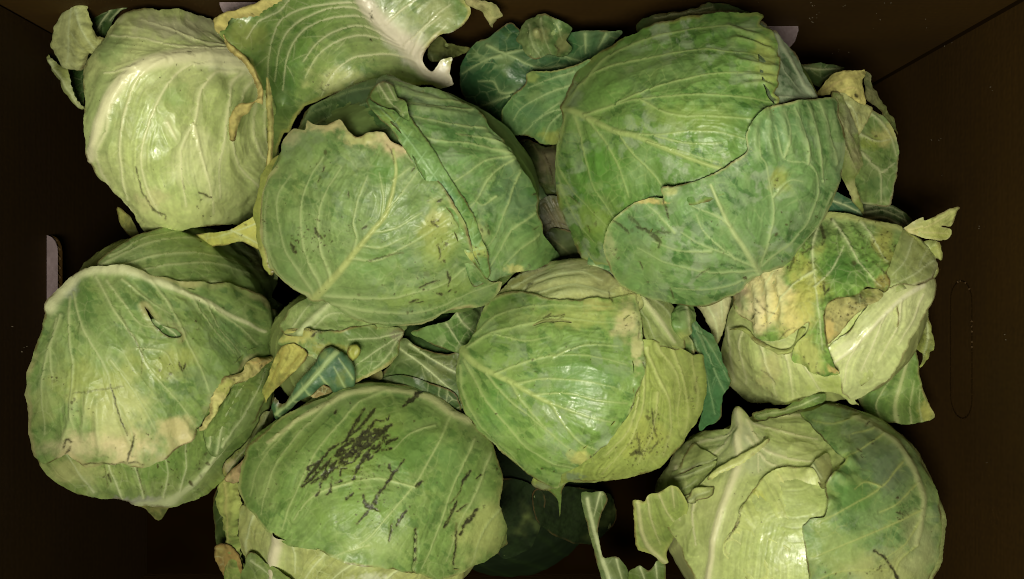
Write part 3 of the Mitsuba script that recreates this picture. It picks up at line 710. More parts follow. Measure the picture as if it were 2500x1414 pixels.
leaf(c9, '587,1212 590,1165 604,1106 636,1068 680,1026 743,992 804,970 869,950 934,941 990,944 1047,960 1092,990 1128,1026 1155,1054 1197,1096 1213,1147 1217,1178 1211,1230 1229,1284 1238,1318 1241,1328 1233,1334 1196,1360 1150,1386 1112,1410 1060,1416 1029,1402 980,1392 934,1379 890,1376 847,1370 800,1352 760,1339 708,1326 656,1291 622,1256', ((116, 146, 72), (128, 156, 80)), off=5.5,
     rib='1135,1034 1086,1002 1047,977 990,961 934,958 869,967 804,987 743,1017 690,1055 656,1082', rw=(13, 5), ribcol=(196, 198, 140), vein=(176, 190, 124),
     v='1100,1012 1078,1061 1052,1113 1012,1182 947,1260 891,1321 821,1356; 950,962 891,982 839,1026 787,1087 743,1160 708,1234 691,1291; 804,990 743,1043 682,1121 648,1200 639,1256; 730,1024 670,1085 625,1150 610,1210; 1151,1078 1125,1139 1099,1200 1078,1278 1030,1390; 860,1178 800,1195 752,1222 717,1269; 1190,1110 1160,1200 1125,1280 1090,1370; 1010,1190 930,1170 870,1176; 1060,1040 1000,1060 960,1100; 680,1060 640,1110; 900,1330 850,1345; 1215,1240 1180,1290 1150,1380', vw=6,
     pat=[(1180, 1290, 70, 120, (186, 194, 116), 0.75, 20), (900, 1080, 130, 70, (140, 160, 74), 0.6, -40), (920, 1330, 110, 46, (160, 180, 108), 0.6), (980, 1100, 120, 60, (98, 138, 62), 0.5), (650, 1180, 40, 80, (150, 168, 100), 0.6), (880, 1240, 90, 60, (128, 160, 70), 0.5), (780, 990, 120, 24, (134, 152, 96), 0.5), (1100, 1150, 60, 80, (112, 148, 80), 0.5)],
     marks=SCUFF + [('872,1278 906,1240 930,1200 985,1125', 6.1, 1.0), ('888,1210 896,1235 925,1246', 8.1, 1.0), ('950,1138 956,1152 970,1150', 6.8, 1.0), ('846,1220 862,1204', 8.1, 1.0), ('968,1282 980,1262 990,1246', 6.8, 1.0), ('1014,1190 1028,1176', 5.4, 1.0), ('1088,1288 1102,1262 1116,1222', 7.4, 1.0), ('1124,1306 1142,1276 1162,1242', 8.1, 1.0), ('1128,1176 1144,1152', 6.8, 1.0), ('1010,1390 1014,1340 1012,1290', 6.1, 1.0), ('948,1318 956,1280', 2.7, 1.0), ('1100,1230 1120,1200 1136,1160', 2.0, 1.0), ('1118,1250 1140,1230', 3.4, 1.0), ('818,1012 822,1005', 5.4, 1.0), ('1160,1170 1170,1160', 4.1, 1.0), ('1110,1380 1112,1340 1118,1280', 3.4, 1.0)],
     clus=[(880, 1140, 70, 110), (790, 1140, 50, 60), (930, 1240, 50, 50), (900, 1180, 60, 40), (1200, 1150, 14, 10), (700, 1180, 60, 14)], sp=2.5, lift=2.2, edge=((176, 178, 110), 7, 0.7), pillow=1.3, rip=0.6, pl='1010,1395 1014,1340 1014,1290', plh=-2, plw=5, label='front leaf with scattered black rub marks')
leaf(c9, '600,1360 622,1352 650,1372 690,1390 720,1430 600,1450', ((120, 146, 72), (140, 160, 84)), off=6, v='610,1370 650,1395 680,1420', lift=3)
leaf(c9, '543,1172 562,1160 580,1172 590,1232 585,1300 590,1360 600,1440 560,1440 552,1380 556,1320 550,1276 537,1236', ((150, 160, 84), (120, 140, 66)), off=3, z=[(543, 1172, .17), (580, 1172, .185), (590, 1300, .18), (548, 1300, .16), (560, 1440, .16), (600, 1440, .17), (565, 1240, .185)], puff=(5, 14), rip=4, sp=4, mat='leaf_dry', v='560,1170 568,1250 570,1400', vein=(186, 180, 110), label='withered yellow-green outer leaf rolled up at the left', crease=2)
leaf(c9, '524,1338 548,1326 572,1340 590,1380 594,1440 560,1440 540,1400 526,1366', ((170, 136, 62), (146, 118, 54)), off=3, z=[(524, 1338, .165), (572, 1340, .175), (594, 1440, .17), (545, 1420, .155)], rip=2, mat='leaf_dry', sp=3, label='brown dead leaf piece')
leaf(c9, '548,1170 560,1150 585,1130 604,1098 612,1110 596,1150 582,1176 562,1180', ((186, 160, 104), (150, 120, 70)), off=5, z=[(548, 1170, .19), (604, 1098, .2), (600, 1140, .2), (562, 1180, .19)], rip=4, mat='leaf_dry', sp=5)
leaf(c9, '520,1220 545,1180 580,1170 600,1250 600,1400 560,1420 530,1330', ((84, 100, 44), (70, 88, 40)), off=-2, z=[(520, 1220, .13), (580, 1170, .15), (600, 1300, .16), (560, 1420, .14), (530, 1330, .13)])

# ------------------------------------------------------------------ right cabbage
c6 = cabbage('pale smooth cabbage at the right with a withered tan and green leaf on top', (1752, 515, 2282, 1000), 0.165, 0.080, (192, 200, 126), seed=7)
leaf(c6, '2100,500 2130,494 2160,497 2195,510 2223,531 2235,560 2202,575 2150,560 2100,545', ((60, 88, 44), (70, 96, 50)), off=2, v='2110,520 2160,515 2215,540; 2110,535 2160,532 2210,555; 2115,505 2160,503 2205,520', z=[(2100, 500, .18), (2160, 497, .17), (2230, 545, .165), (2150, 560, .2), (2110, 540, .2)], label='dark leaf behind the head')
leaf(c6, '2096,975 2120,945 2159,917 2185,880 2205,840 2227,832 2240,870 2246,910 2258,960 2270,990 2283,1014 2276,1026 2227,1036 2190,1038 2159,1031 2120,1012', ((112, 146, 66), (126, 156, 72)), off=0, rib='2190,1035 2186,990 2198,940 2222,860', rw=(8, 4), v='2150,1025 2140,985 2170,930; 2225,1034 2222,990 2232,930; 2250,1030 2245,990 2246,950', vein=(196, 204, 140), z=[(2096, 975, .12), (2160, 915, .14), (2215, 840, .15), (2246, 910, .15), (2280, 1014, .165), (2227, 1036, .165), (2159, 1031, .15), (2200, 960, .135)], pat=[(2262, 1005, 26, 40, (202, 192, 90), 0.9), (2120, 985, 40, 30, DEEP, 0.6)], edge=((200, 186, 110), 9, 0.7), rip=1.5, label='green outer leaf with a yellow edge sticking out at the lower right')
leaf(c6, '2261,750 2274,802 2280,845 2266,876 2245,897 2250,868 2231,836 2240,815 2250,785', ((164, 162, 72), (130, 138, 58)), off=0, z=[(2261, 750, .17), (2280, 845, .165), (2245, 897, .155), (2235, 830, .155), (2258, 830, .175)], rip=5, sp=5, mat='leaf_dry', v='2262,760 2265,820 2252,880', crease=3, label='shrivelled yellow leaf edge at the right')
leaf(c6, '1692,730 1720,722 1748,717 1782,726 1776,764 1756,832 1740,830 1735,802 1714,762', ((206, 192, 132), (188, 178, 116)), off=1, z=[(1692, 730, .185), (1782, 726, .2), (1752, 832, .185), (1735, 780, .2)], v='1720,730 1745,780 1752,820; 1760,725 1760,780', puff=(4, 20), net=0, label='pale cut leaf stalk at the left')
leaf(c6, '1777,756 1800,735 1850,720 1950,740 2040,760 2120,720 2180,720 2180,860 2100,930 2085,965 2098,990 2074,982 2050,960 2010,958 1990,964 1926,987 1862,986 1820,973 1784,940 1765,885 1762,815', ((192, 200, 130), (180, 192, 116)), off=3, vein=(216, 216, 166), v='1811,802 1803,853 1820,938; 1855,830 1875,891 1892,972; 1960,880 1985,920 2000,955; 1770,800 1780,870 1795,930; 1920,860 1930,920 1935,980', vw=6, pat=[(2040, 940, 60, 34, (166, 180, 84), 0.6), (1880, 900, 30, 60, (196, 178, 110), 0.5, 20), (1800, 900, 40, 60, (196, 202, 132), 0.5), (1880, 815, 40, 20, (206, 204, 160), 0.5)], marks=[('1865,900 1878,915 1892,945', 4, 0.35), ('1870,950 1885,975', 3, 0.3)], lift=1.5, mat='leaf_gloss', net=0.12, sp=0.7, tone=1.25, label='smooth pale leaf at the lower left of the head')
leaf(c6, '1777,806 1808,806 1830,820 1862,842 1890,855 1926,860 1945,850 1960,820 1972,800 1955,800 1940,840 1920,852 1885,845 1850,826 1815,798', ((196, 202, 124), (176, 190, 100)), off=6, puff=(2.5, 6), rag=1.5, net=0, label='curled leaf edge below the withered leaf')
leaf(c6, '2023,847 2050,820 2074,804 2117,743 2159,711 2200,695 2236,698 2274,680 2281,710 2268,750 2238,804 2199,858 2161,918 2089,970 2066,960 2054,950 2050,917 2034,890', ((190, 200, 130), (198, 206, 140)), off=6, rib='2245,700 2205,726 2159,768 2115,812 2074,853 2032,881', rw=(8, 4), vein=(222, 220, 172), ribcol=(226, 222, 180), v='2160,768 2130,840 2100,900; 2200,735 2190,800 2140,880; 2100,825 2070,880 2060,930; 2250,720 2230,780 2190,840', vw=4.5, net=0.15, mat='leaf_gloss', lift=2, sp=0.6, tone=1.25, label='glossy pale leaf at the lower right of the head', pat=[(2060, 842, 40, 18, (226, 226, 180), 0.5, -40)])
leaf(c6, '2192,560 2244,577 2276,615 2280,650 2272,680 2240,694 2204,708 2165,718 2150,700 2158,640 2175,590', ((164, 178, 104), (176, 184, 116)), off=7.5, v='2270,640 2230,670 2180,695; 2225,580 2215,630 2180,670; 2260,600 2245,650', lift=2.5, rip=2, sp=2, tone=1.2, edge=((196, 190, 130), 8, 0.7), label='pale leaf at the upper right of the head')
leaf(c6, '2019,743 2060,725 2117,705 2153,715 2140,735 2100,758 2060,800 2024,836 2012,810 2010,775', ((190, 174, 100), (160, 150, 72)), off=9, rip=3, crease=2, clus=[(2090, 735, 40, 50), (2050, 770, 30, 24)], sp=6, pat=[(2110, 718, 40, 14, (120, 130, 56), 0.8), (2024, 806, 18, 30, (214, 184, 100), 0.9), (2095, 728, 26, 14, (84, 96, 60), 0.7)], mat='leaf_dry', label='tan dried patch between the torn lobes')
leaf(c6, '1940,560 1985,528 2032,524 2096,533 2159,548 2197,558 2195,580 2181,622 2163,662 2170,700 2157,716 2140,705 2117,700 2091,722 2050,728 2019,745 2015,785 2021,832 2036,875 2047,902 2023,902 1981,897 1940,876 1943,840 1968,815 1975,788 1940,812 1906,829 1862,824 1832,791 1803,766 1788,722 1790,700 1832,676 1880,650 1905,620', ((104, 140, 62), (122, 152, 70)), off=12,
     rib='1960,535 2032,527 2096,536 2159,550 2200,562', rw=(15, 9), ribcol=(190, 196, 120), v='2032,540 2070,590 2100,640 2150,700; 2000,545 1985,610 1990,680 2000,760 2010,850; 1950,580 1900,650 1860,720; 1990,660 1930,700 1880,780; 2100,545 2140,590 2165,640; 1990,700 2030,660 2060,600',
     vw=7, pat=[(1870, 745, 95, 85, (232, 208, 146), 0.97), (1860, 690, 90, 60, (216, 196, 126), 0.95), (1930, 770, 70, 70, (226, 204, 116), 0.9), (1985, 860, 46, 46, (186, 182, 92), 0.9), (1975, 700, 50, 90, (186, 186, 92), 0.8), (2160, 590, 34, 70, (172, 164, 70), 0.8), (2155, 690, 24, 30, (150, 132, 56), 0.9), (2060, 660, 60, 40, (74, 120, 48), 0.8), (2000, 570, 60, 24, (84, 104, 56), 0.7), (2040, 890, 24, 14, (210, 176, 96), 0.9), (1800, 720, 26, 40, (150, 120, 90), 0.7)],
     marks=[('1830,780 1846,768 1858,764 1850,755', 5, 0.8), ('2010,690 2016,712 2024,704 2014,720', 4, 0.9), ('1905,828 1920,810 1940,800', 2, 0.5), ('1850,730 1870,755 1900,770', 2.5, 0.5), ('2000,545 2012,580 2008,600', 6, 0.7), ('1950,600 1935,640 1928,660', 5, 0.6), ('1960,620 1990,605', 4, 0.6), ('2150,660 2160,672', 4, 0.7)],
     clus=[(2120, 600, 60, 80), (1950, 620, 60, 70), (1980, 890, 40, 14), (2150, 680, 20, 30), (1880, 800, 50, 24), (2180, 590, 20, 20)], sp=4, lift=3, rip=3, crease=2.2, tone=1.15, pl='1840,690 1850,740 1860,800; 1870,670 1880,740 1880,810; 1900,660 1910,740 1910,800; 1810,720 1830,760', plh=2.5, mat='leaf_dry', label='withered leaf half green and half tan with torn lobes')
leaf(c6, '2200,563 2225,545 2253,530 2262,538 2338,505 2336,528 2323,553 2300,552 2324,560 2316,583 2288,588 2245,575', ((192, 188, 106), (176, 180, 92)), off=0, z=[(2200, 563, .21), (2253, 530, .215), (2338, 505, .235), (2320, 560, .235), (2288, 588, .22), (2245, 575, .21)], v='2210,562 2270,550 2330,515; 2215,565 2270,568 2315,570', rip=2.5, vein=(214, 206, 140), sp=1, edge=((206, 192, 130), 6, 0.6), label='torn pale leaf flap sticking out at the upper right')
leaf(c6, '2255,592 2275,586 2296,592 2300,628 2284,630 2294,662 2276,680 2262,650', ((176, 182, 92), (190, 186, 104)), off=0, z=[(2255, 592, .2), (2296, 592, .21), (2300, 628, .205), (2276, 680, .185), (2262, 650, .195)], rip=3, puff=(4, 12), v='2270,595 2285,630 2282,670')

# ------------------------------------------------------------------ bottom right cabbage
c10 = cabbage('cabbage in the lower right corner with an opened hollow and a curled green leaf', (1600, 990, 2294, 1585), 0.165, 0.088, (184, 188, 126), seed=8)
leaf(c10, '1837,1010 1870,1000 1913,996 1935,982 1961,971 1990,964 2012,964 2014,976 1990,990 1960,1000 1920,1012 1880,1022 1850,1030', ((116, 144, 70), (138, 160, 84)), off=0, z=[(1837, 1010, .19), (1913, 996, .2), (1961, 971, .215), (2012, 964, .215), (1990, 990, .22), (1880, 1022, .21)], rip=1.5, v='1850,1015 1920,1000 2000,970', label='thin green leaf edge along the far side')
leaf(c10, '1601,1190 1623,1147 1652,1104 1681,1064 1706,1054 1760,1046 1783,1046 1797,1028 1812,1020 1828,1026 1843,1036 1877,1013 1932,995 2023,984 2095,1007 2168,1045 2222,1089 2268,1162 2290,1245 2294,1318 2277,1391 2200,1480 1950,1560 1760,1470 1690,1380 1641,1300 1603,1230', ((182, 192, 122), (170, 184, 108)), off=2.5,
     rib='1812,1030 1806,1085 1804,1133 1783,1191 1761,1256 1742,1336 1735,1430', rw=(12, 9), ribcol=(206, 202, 158), vein=(214, 210, 166), v='1845,1040 1914,1053 1997,1064; 1840,1060 1870,1100 1960,1125 2010,1120; 1828,1075 1880,1130 1940,1140; 1780,1070 1740,1110 1690,1150; 1795,1055 1720,1075 1680,1090; 1900,1015 1960,1010 2030,1015; 1700,1190 1690,1260 1700,1330; 1830,1040 1850,1090 1850,1150; 2040,1010 2100,1040 2150,1090; 1650,1140 1640,1200 1660,1270', vw=9, net=0.08,
     pat=[(1830, 1110, 90, 60, (176, 174, 128), 0.5), (1960, 1080, 70, 50, (164, 170, 108), 0.5), (1680, 1300, 70, 90, (162, 172, 104), 0.6), (1820, 1060, 40, 40, (180, 172, 134), 0.6), (1720, 1220, 60, 60, (178, 184, 116), 0.5)], mat='leaf_gloss', tone=1.2, bump=[(1812, 1030, 26, 9), (1805, 1075, 22, 5)], sp=0.8, lift=0.5, pillow=2.0, label='pale leaf with broad ribs fanning from the stalk')
leaf(c10, '1650,1156 1668,1118 1695,1084 1712,1096 1752,1119 1720,1132 1690,1140', ((180, 190, 116), (166, 180, 104)), off=6, v='1660,1148 1700,1132 1745,1120', lift=3, net=0, label='small torn leaf corner at the left')
leaf(c10, '1640,1152 1690,1142 1730,1132 1752,1128 1730,1165 1690,1200 1650,1215 1628,1190', ((164, 178, 102), (156, 172, 96)), off=5, v='1645,1165 1700,1150 1740,1135; 1650,1200 1700,1170', lift=2, net=0)
leaf(c10, '1672,1218 1700,1200 1743,1190 1741,1212 1715,1222 1680,1230', ((190, 196, 124), (178, 188, 110)), off=6, v='1680,1222 1735,1200', lift=3, net=0)
leaf(c10, '1727,1172 1745,1150 1762,1138 1800,1114 1850,1090 1874,1075 1881,1077 1868,1091 1820,1126 1780,1147 1738,1170', ((206, 204, 118), (196, 198, 110)), off=9, puff=(3, 8), rag=1.2, net=0, label='narrow pale yellow strip of torn leaf')
leaf(c10, '1768,1322 1788,1298 1804,1274 1814,1245 1823,1220 1838,1195 1859,1176 1895,1152 1943,1144 1980,1152 2000,1180 2012,1210 2020,1250 2030,1300 2010,1350 1985,1440 1880,1440 1800,1390 1772,1354', ((186, 194, 122), (176, 186, 110)), off=5.5, v='1845,1200 1865,1240 1890,1290; 1880,1290 1950,1330 1990,1390; 1800,1300 1860,1340 1950,1400; 1900,1160 1940,1230 1970,1320; 1790,1340 1850,1390', vw=4, vein=(204, 206, 130), net=0.12, pat=[(1858, 1225, 12, 44, (178, 182, 76), 0.7, -25), (1790, 1390, 40, 30, (176, 160, 104), 0.7), (1810, 1340, 40, 30, (190, 182, 118), 0.5), (1935, 1180, 60, 36, (204, 206, 146), 0.5)], bump=[(2005, 1235, 45, -9)], marks=[('1768,1324 1792,1296 1808,1272 1820,1225 1845,1190', 1.5, 0.8), ('1772,1336 1800,1340 1840,1370', 1.5, 0.7)], lift=2.5, mat='leaf_wax', tone=1.2, label='rounded pale inner leaf with a cracked edge')
leaf(c10, '1975,1150 2000,1120 2020,1112 2030,1150 2015,1190 2005,1196 1992,1175', ((160, 160, 100), (140, 146, 84)), off=7, v='1985,1140 2005,1170', marks=[('1985,1150 1990,1170 2004,1190', 1.6, 0.7)], lift=2)
leaf(c10, '1955,1008 1985,1000 2023,990 2095,1010 2168,1046 2222,1090 2268,1162 2290,1245 2294,1318 2277,1391 2230,1460 2100,1500 1985,1480 1974,1414 1968,1354 1960,1314 1957,1289 1968,1278 1979,1267 2008,1264 2014,1236 2010,1194 2026,1169 2048,1142 2060,1130 2052,1114 2030,1090 1990,1042', ((120, 156, 86), (144, 172, 106)), off=9,
     rib='2085,1018 2150,1053 2204,1104 2233,1154 2252,1209 2254,1264 2240,1330', rw=(12, 7), ribcol=(186, 192, 132), v='2153,1064 2103,1096 2059,1124; 2204,1129 2150,1191 2059,1245 1990,1282; 2252,1245 2180,1280 2095,1314 1979,1360; 2254,1264 2215,1325 2150,1370; 2168,1390 2059,1391 1990,1410; 2095,1020 2040,1030 1985,1020; 2240,1180 2190,1230 2150,1250; 2245,1330 2200,1370 2180,1420; 2130,1050 2080,1060; 2150,1190 2110,1180 2080,1200', vw=6, vein=(180, 190, 110),
     bloom=0.5, pat=[(2160, 1150, 80, 60, (122, 136, 108), 0.65, 40), (2100, 1080, 80, 50, (116, 130, 92), 0.7, 30), (2080, 1210, 70, 50, (104, 148, 70), 0.6), (2150, 1390, 170, 80, (176, 182, 112), 0.9), (2000, 1290, 30, 24, (160, 180, 92), 0.6), (2245, 1320, 60, 110, (168, 176, 118), 0.8), (2050, 1330, 90, 60, (150, 172, 96), 0.8), (2010, 1240, 30, 50, (150, 172, 90), 0.6)],
     marks=[('2132,1343 2160,1362 2182,1390 2196,1420', 6.5, 1.0), ('2094,1096 2104,1102; 2112,1042 2120,1036', 3.5, 0.9), ('2190,1250 2210,1258', 3, 0.8), ('2140,1390 2150,1380', 3, 0.7)], clus=[(2205, 1250, 30, 30), (2010, 1390, 30, 16), (2150, 1385, 30, 14), (2110, 1110, 50, 14)], edge=((160, 182, 96), 8, 0.6), lift=5, lw=30, sp=2, rip=1.0, bump=[(2040, 1200, 60, 4)], label='green waxy leaf curling over the right side')
leaf(c10, '1545,1222 1557,1219 1572,1225 1583,1209 1612,1200 1641,1184 1660,1193 1680,1233 1671,1264 1662,1291 1645,1313 1628,1349 1633,1370 1616,1374 1592,1350 1557,1332 1549,1278', ((160, 176, 92), (146, 166, 80)), off=0, rib='1558,1225 1566,1290 1590,1340 1625,1370', rw=(6, 6), v='1608,1202 1628,1250 1658,1290; 1641,1190 1646,1240; 1580,1215 1590,1270 1612,1330', vein=(204, 204, 142), z=[(1545, 1222, .2), (1600, 1200, .215), (1650, 1186, .225), (1680, 1233, .22), (1645, 1313, .19), (1625, 1372, .165), (1560, 1330, .17), (1600, 1280, .195)], rip=1.2, net=0.1, sp=0.5, edge=((190, 192, 104), 10, 0.5), label='pale upright leaf flap at the far left', mat='leaf_gloss')
leaf(c10, '1421,1200 1446,1202 1474,1202 1482,1222 1468,1255 1460,1295 1474,1358 1505,1360 1528,1382 1540,1440 1483,1440 1461,1378 1439,1300 1424,1238', ((78, 104, 40), (92, 112, 44)), off=0, rib='1435,1215 1445,1270 1465,1340 1490,1420', rw=(5, 6), v='1465,1205 1450,1260; 1505,1365 1520,1420', z=[(1421, 1200, .15), (1480, 1215, .155), (1440, 1290, .135), (1474, 1358, .125), (1530, 1390, .13), (1483, 1440, .12)], rip=2, label='dark narrow outer leaf hanging in the gap')
leaf(c10, '1537,1396 1550,1388 1563,1381 1583,1392 1596,1380 1604,1368 1624,1373 1620,1440 1545,1440', ((96, 120, 50), (110, 132, 60)), off=0, v='1563,1385 1575,1420; 1600,1375 1605,1420', z=[(1537, 1396, .145), (1563, 1381, .155), (1604, 1368, .16), (1620, 1440, .15), (1545, 1440, .14)], rip=2, label='small dark leaf piece under the upright flap')

# ------------------------------------------------------------------ the large loose leaf behind
ll = numbered('cabbage_leaf')
LZ = [(1110, 200, .235), (1060, 165, .235), (1000, 110, .232), (900, 20, .245), (870, -50, .25), (560, 40, .258), (640, 15, .26), (760, -60, .262), (1000, -60, .25), (1140, 30, .245), (1045, 140, .24), (610, 150, .245), (655, 390, .212), (700, 130, .198), (800, 60, .222), (860, 120, .205), (780, 190, .190), (690, 260, .16), (720, 290, .175), (960, 195, .205)]
leaf(c1, '530,62 536,46 562,36 600,25 640,8 690,-22 760,-60 1000,-60 1100,-24 1146,18 1140,52 1104,80 1082,82 1062,96 1046,120 1044,146 1062,162 1080,142 1106,138 1104,170 1117,202 1078,212 1050,204 1000,210 950,215 900,215 860,220 830,225 800,235 770,250 745,262 722,300 708,325 690,330 680,360 666,404 655,408 653,350 645,262 630,205 602,145 562,113 536,86', ((104, 138, 62), (142, 162, 90)), root='cabbage_leaf', z=LZ,
     rib='1118,204 1060,165 1000,110 950,68 900,15 865,-50', rw=(40, 20), ribcol=(228, 216, 194), vein=(218, 218, 172), v='975,90 898,42 817,42 753,66 717,104 699,149 690,220; 1000,115 907,88 853,90 808,109 772,140 745,190; 1030,145 952,132 907,134 862,142 822,170 799,204 785,235; 930,50 885,8 772,14 704,36 672,72 654,149 656,217; 890,0 800,-25 720,-10 681,27 630,55 602,95; 945,66 880,22 800,22 720,60 685,110 670,200; 985,102 900,65 840,68 780,100 740,150; 948,50 1000,10 1040,-20; 1000,105 1061,40 1100,10; 1040,140 1040,110 1090,60; 1020,130 1030,80 1075,40', vw=6.5,
     pat=[(1020, 130, 90, 46, (226, 212, 188), 0.8, 40), (980, 70, 70, 50, (206, 204, 156), 0.6, 40), (830, 195, 80, 40, (204, 198, 120), 0.7), (600, 90, 60, 50, (150, 148, 60), 0.6), (1070, 40, 60, 60, (178, 184, 126), 0.7), (680, 230, 60, 120, (60, 98, 36), 0.5), (780, 30, 90, 40, (120, 152, 76), 0.5)], marks=[('904,96 908,99', 4.5, 0.9), ('940,22 944,20', 3, 0.8), ('908,32 912,36', 3.5, 0.8), ('788,200 784,215 794,222', 2, 0.5)], edge=((190, 176, 84), 12, 0.75), clus=[(575, 62, 24, 20), (905, 34, 12, 5), (800, 205, 25, 14)], sp=1.2, rip=1.2, rag=3, mat='leaf_gloss', net=0.14, th=1.4)
labels[ll] = {'label': 'large loose leaf showing its hollow inner side and thick white rib', 'category': 'cabbage leaf'}
leaf(c1, '528,58 535,44 562,34 600,22 640,4 690,-26 704,-16 690,0 655,24 625,40 596,46 566,54 548,74 536,84', ((206, 186, 104), (188, 168, 84)), root=ll + '__dried_edge', z=[(528, 58, .268), (600, 25, .274), (690, -26, .28), (566, 50, .272), (655, 20, .278)], puff=(6, 14), rip=3, mat='leaf_dry', sp=4, net=0, label='yellow dried rim curled up along the top left')
leaf(c1, '545,84 562,108 600,138 628,178 642,225 640,258 626,252 618,256 606,276 590,286 582,312 574,343 562,342 556,318 560,286 574,262 590,252 612,252 626,238 618,195 590,150 556,120', ((196, 172, 92), (170, 150, 72)), root=ll + '__dried_edge', z=[(545, 84, .262), (600, 138, .258), (640, 225, .258), (615, 254, .264), (575, 280, .262), (566, 340, .258)], puff=(4, 9), rip=2, mat='leaf_dry', sp=4, net=0, label='brown curled tip hanging over the neighbouring cabbage')
leaf(c1, '650,192 658,198 664,240 668,300 668,360 660,420 648,450 646,420 654,370 655,310 650,250', ((194, 176, 96), (172, 158, 80)), root=ll + '__dried_edge', z=[(650, 192, .243), (664, 300, .237), (650, 450, .226), (655, 370, .234)], puff=(4, 8), rip=1.5, mat='leaf_dry', sp=5, net=0)
leaf(c1, '1128,-30 1160,-6 1190,2 1216,20 1228,38 1214,46 1204,58 1202,70 1196,52 1184,36 1160,16 1140,6', ((186, 170, 104), (150, 138, 78)), root=ll + '__dried_edge', z=[(1128, -30, .25), (1190, 8, .255), (1228, 38, .25), (1202, 70, .24)], puff=(4, 10), rip=3, mat='leaf_dry', sp=3, net=0, label='shrivelled tip at the right end')
leaf(c1, '1048,100 1070,88 1092,104 1130,112 1150,118 1120,136 1090,146 1062,150 1046,140', ((90, 96, 48), (64, 70, 34)), root=ll + '__dried_edge', z=[(1048, 100, .20), (1092, 104, .195), (1150, 118, .19), (1062, 150, .2)], rip=5, mat='leaf_dry', sp=3, crease=2)

# ------------------------------------------------------------------ middle left cabbage, on top of its neighbours
c3 = cabbage('large upper cabbage left of centre with a blue-green rolled strip across it', (632, 192, 1345, 800), 0.222, 0.095, (130, 156, 86), seed=4)
leaf(c3, '690,380 660,395 640,440 625,510 630,580 645,640 658,672 668,664 655,610 648,540 656,460 690,410', ((184, 174, 82), (150, 158, 74)), off=0.5, puff=(3, 9), rip=2, sp=4, net=0, label='yellow leaf rim along the left side', z=[(690, 380, .235), (640, 440, .232), (627, 510, .23), (645, 640, .226), (660, 672, .226), (660, 460, .24), (652, 560, .236)])
leaf(c3, '700,330 722,300 742,268 782,234 850,204 925,190 960,200 1000,230 1010,300 1000,360 960,400 900,380 850,370 800,340 750,350 712,390 690,380', ((58, 94, 44), (78, 114, 58)), off=-3, v='725,300 770,247 850,215 930,202; 735,310 790,262 860,236 940,232; 760,320 820,270 880,250; 800,330 850,290 870,240; 850,340 890,310 940,300; 715,320 750,270 800,240', vw=4.5, vein=(150, 172, 118), pat=[(840, 215, 110, 22, (84, 108, 76), 0.7), (930, 320, 70, 40, (112, 118, 74), 0.6)], bump=[(850, 310, 90, -9)], sp=1, label='dark green leaf in the fold behind the front leaf')
leaf(c3, '899,246 912,215 930,190 962,186 1010,208 1092,238 1152,270 1184,310 1232,354 1258,400 1284,440 1304,482 1308,520 1322,570 1342,602 1364,626 1330,642 1262,662 1212,682 1184,684 1150,690 1120,600 1080,500 1020,420 990,350 940,296', ((100, 138, 72), (114, 150, 84)), off=6,
     v='1246,386 1184,393 1135,427 1085,460; 1250,390 1199,427 1169,482 1130,520; 1240,380 1145,353 1085,348 1000,325; 1262,420 1240,490 1209,571 1175,620; 1300,520 1250,560 1215,620 1190,660; 1180,320 1120,310 1060,300 990,280; 1150,275 1080,270 1010,255 940,235; 1120,256 1060,250 1000,230; 1310,570 1270,600 1230,650; 1210,480 1180,500 1160,490; 1230,360 1170,340 1110,330', vw=6, vein=(164, 182, 118), bloom=0.55, pat=[(1130, 290, 110, 50, (86, 112, 74), 0.6, 30), (1260, 460, 60, 90, (92, 116, 84), 0.7), (1230, 600, 70, 60, (132, 160, 92), 0.6), (1160, 570, 30, 40, (178, 176, 96), 0.6), (960, 240, 50, 50, (100, 136, 66), 0.5), (1260, 655, 30, 12, (210, 196, 110), 0.8)],
     pl='940,215 1010,225 1090,262; 960,200 1040,220 1120,262; 1000,262 1080,280 1140,285; 1180,330 1225,370 1262,430', plh=1.6, marks=[('1186,558 1192,570', 3, 0.6), ('1290,476 1302,474', 2.5, 0.8), ('1290,556 1302,552', 2.5, 0.6), ('1120,330 1150,336', 2.0, 0.4)], clus=[(1180, 560, 20, 8), (1240, 420, 60, 20)], sp=1.6, lift=1.5, crease=0.8, pillow=1.6, label='blue-green leaf wrapping the right side')
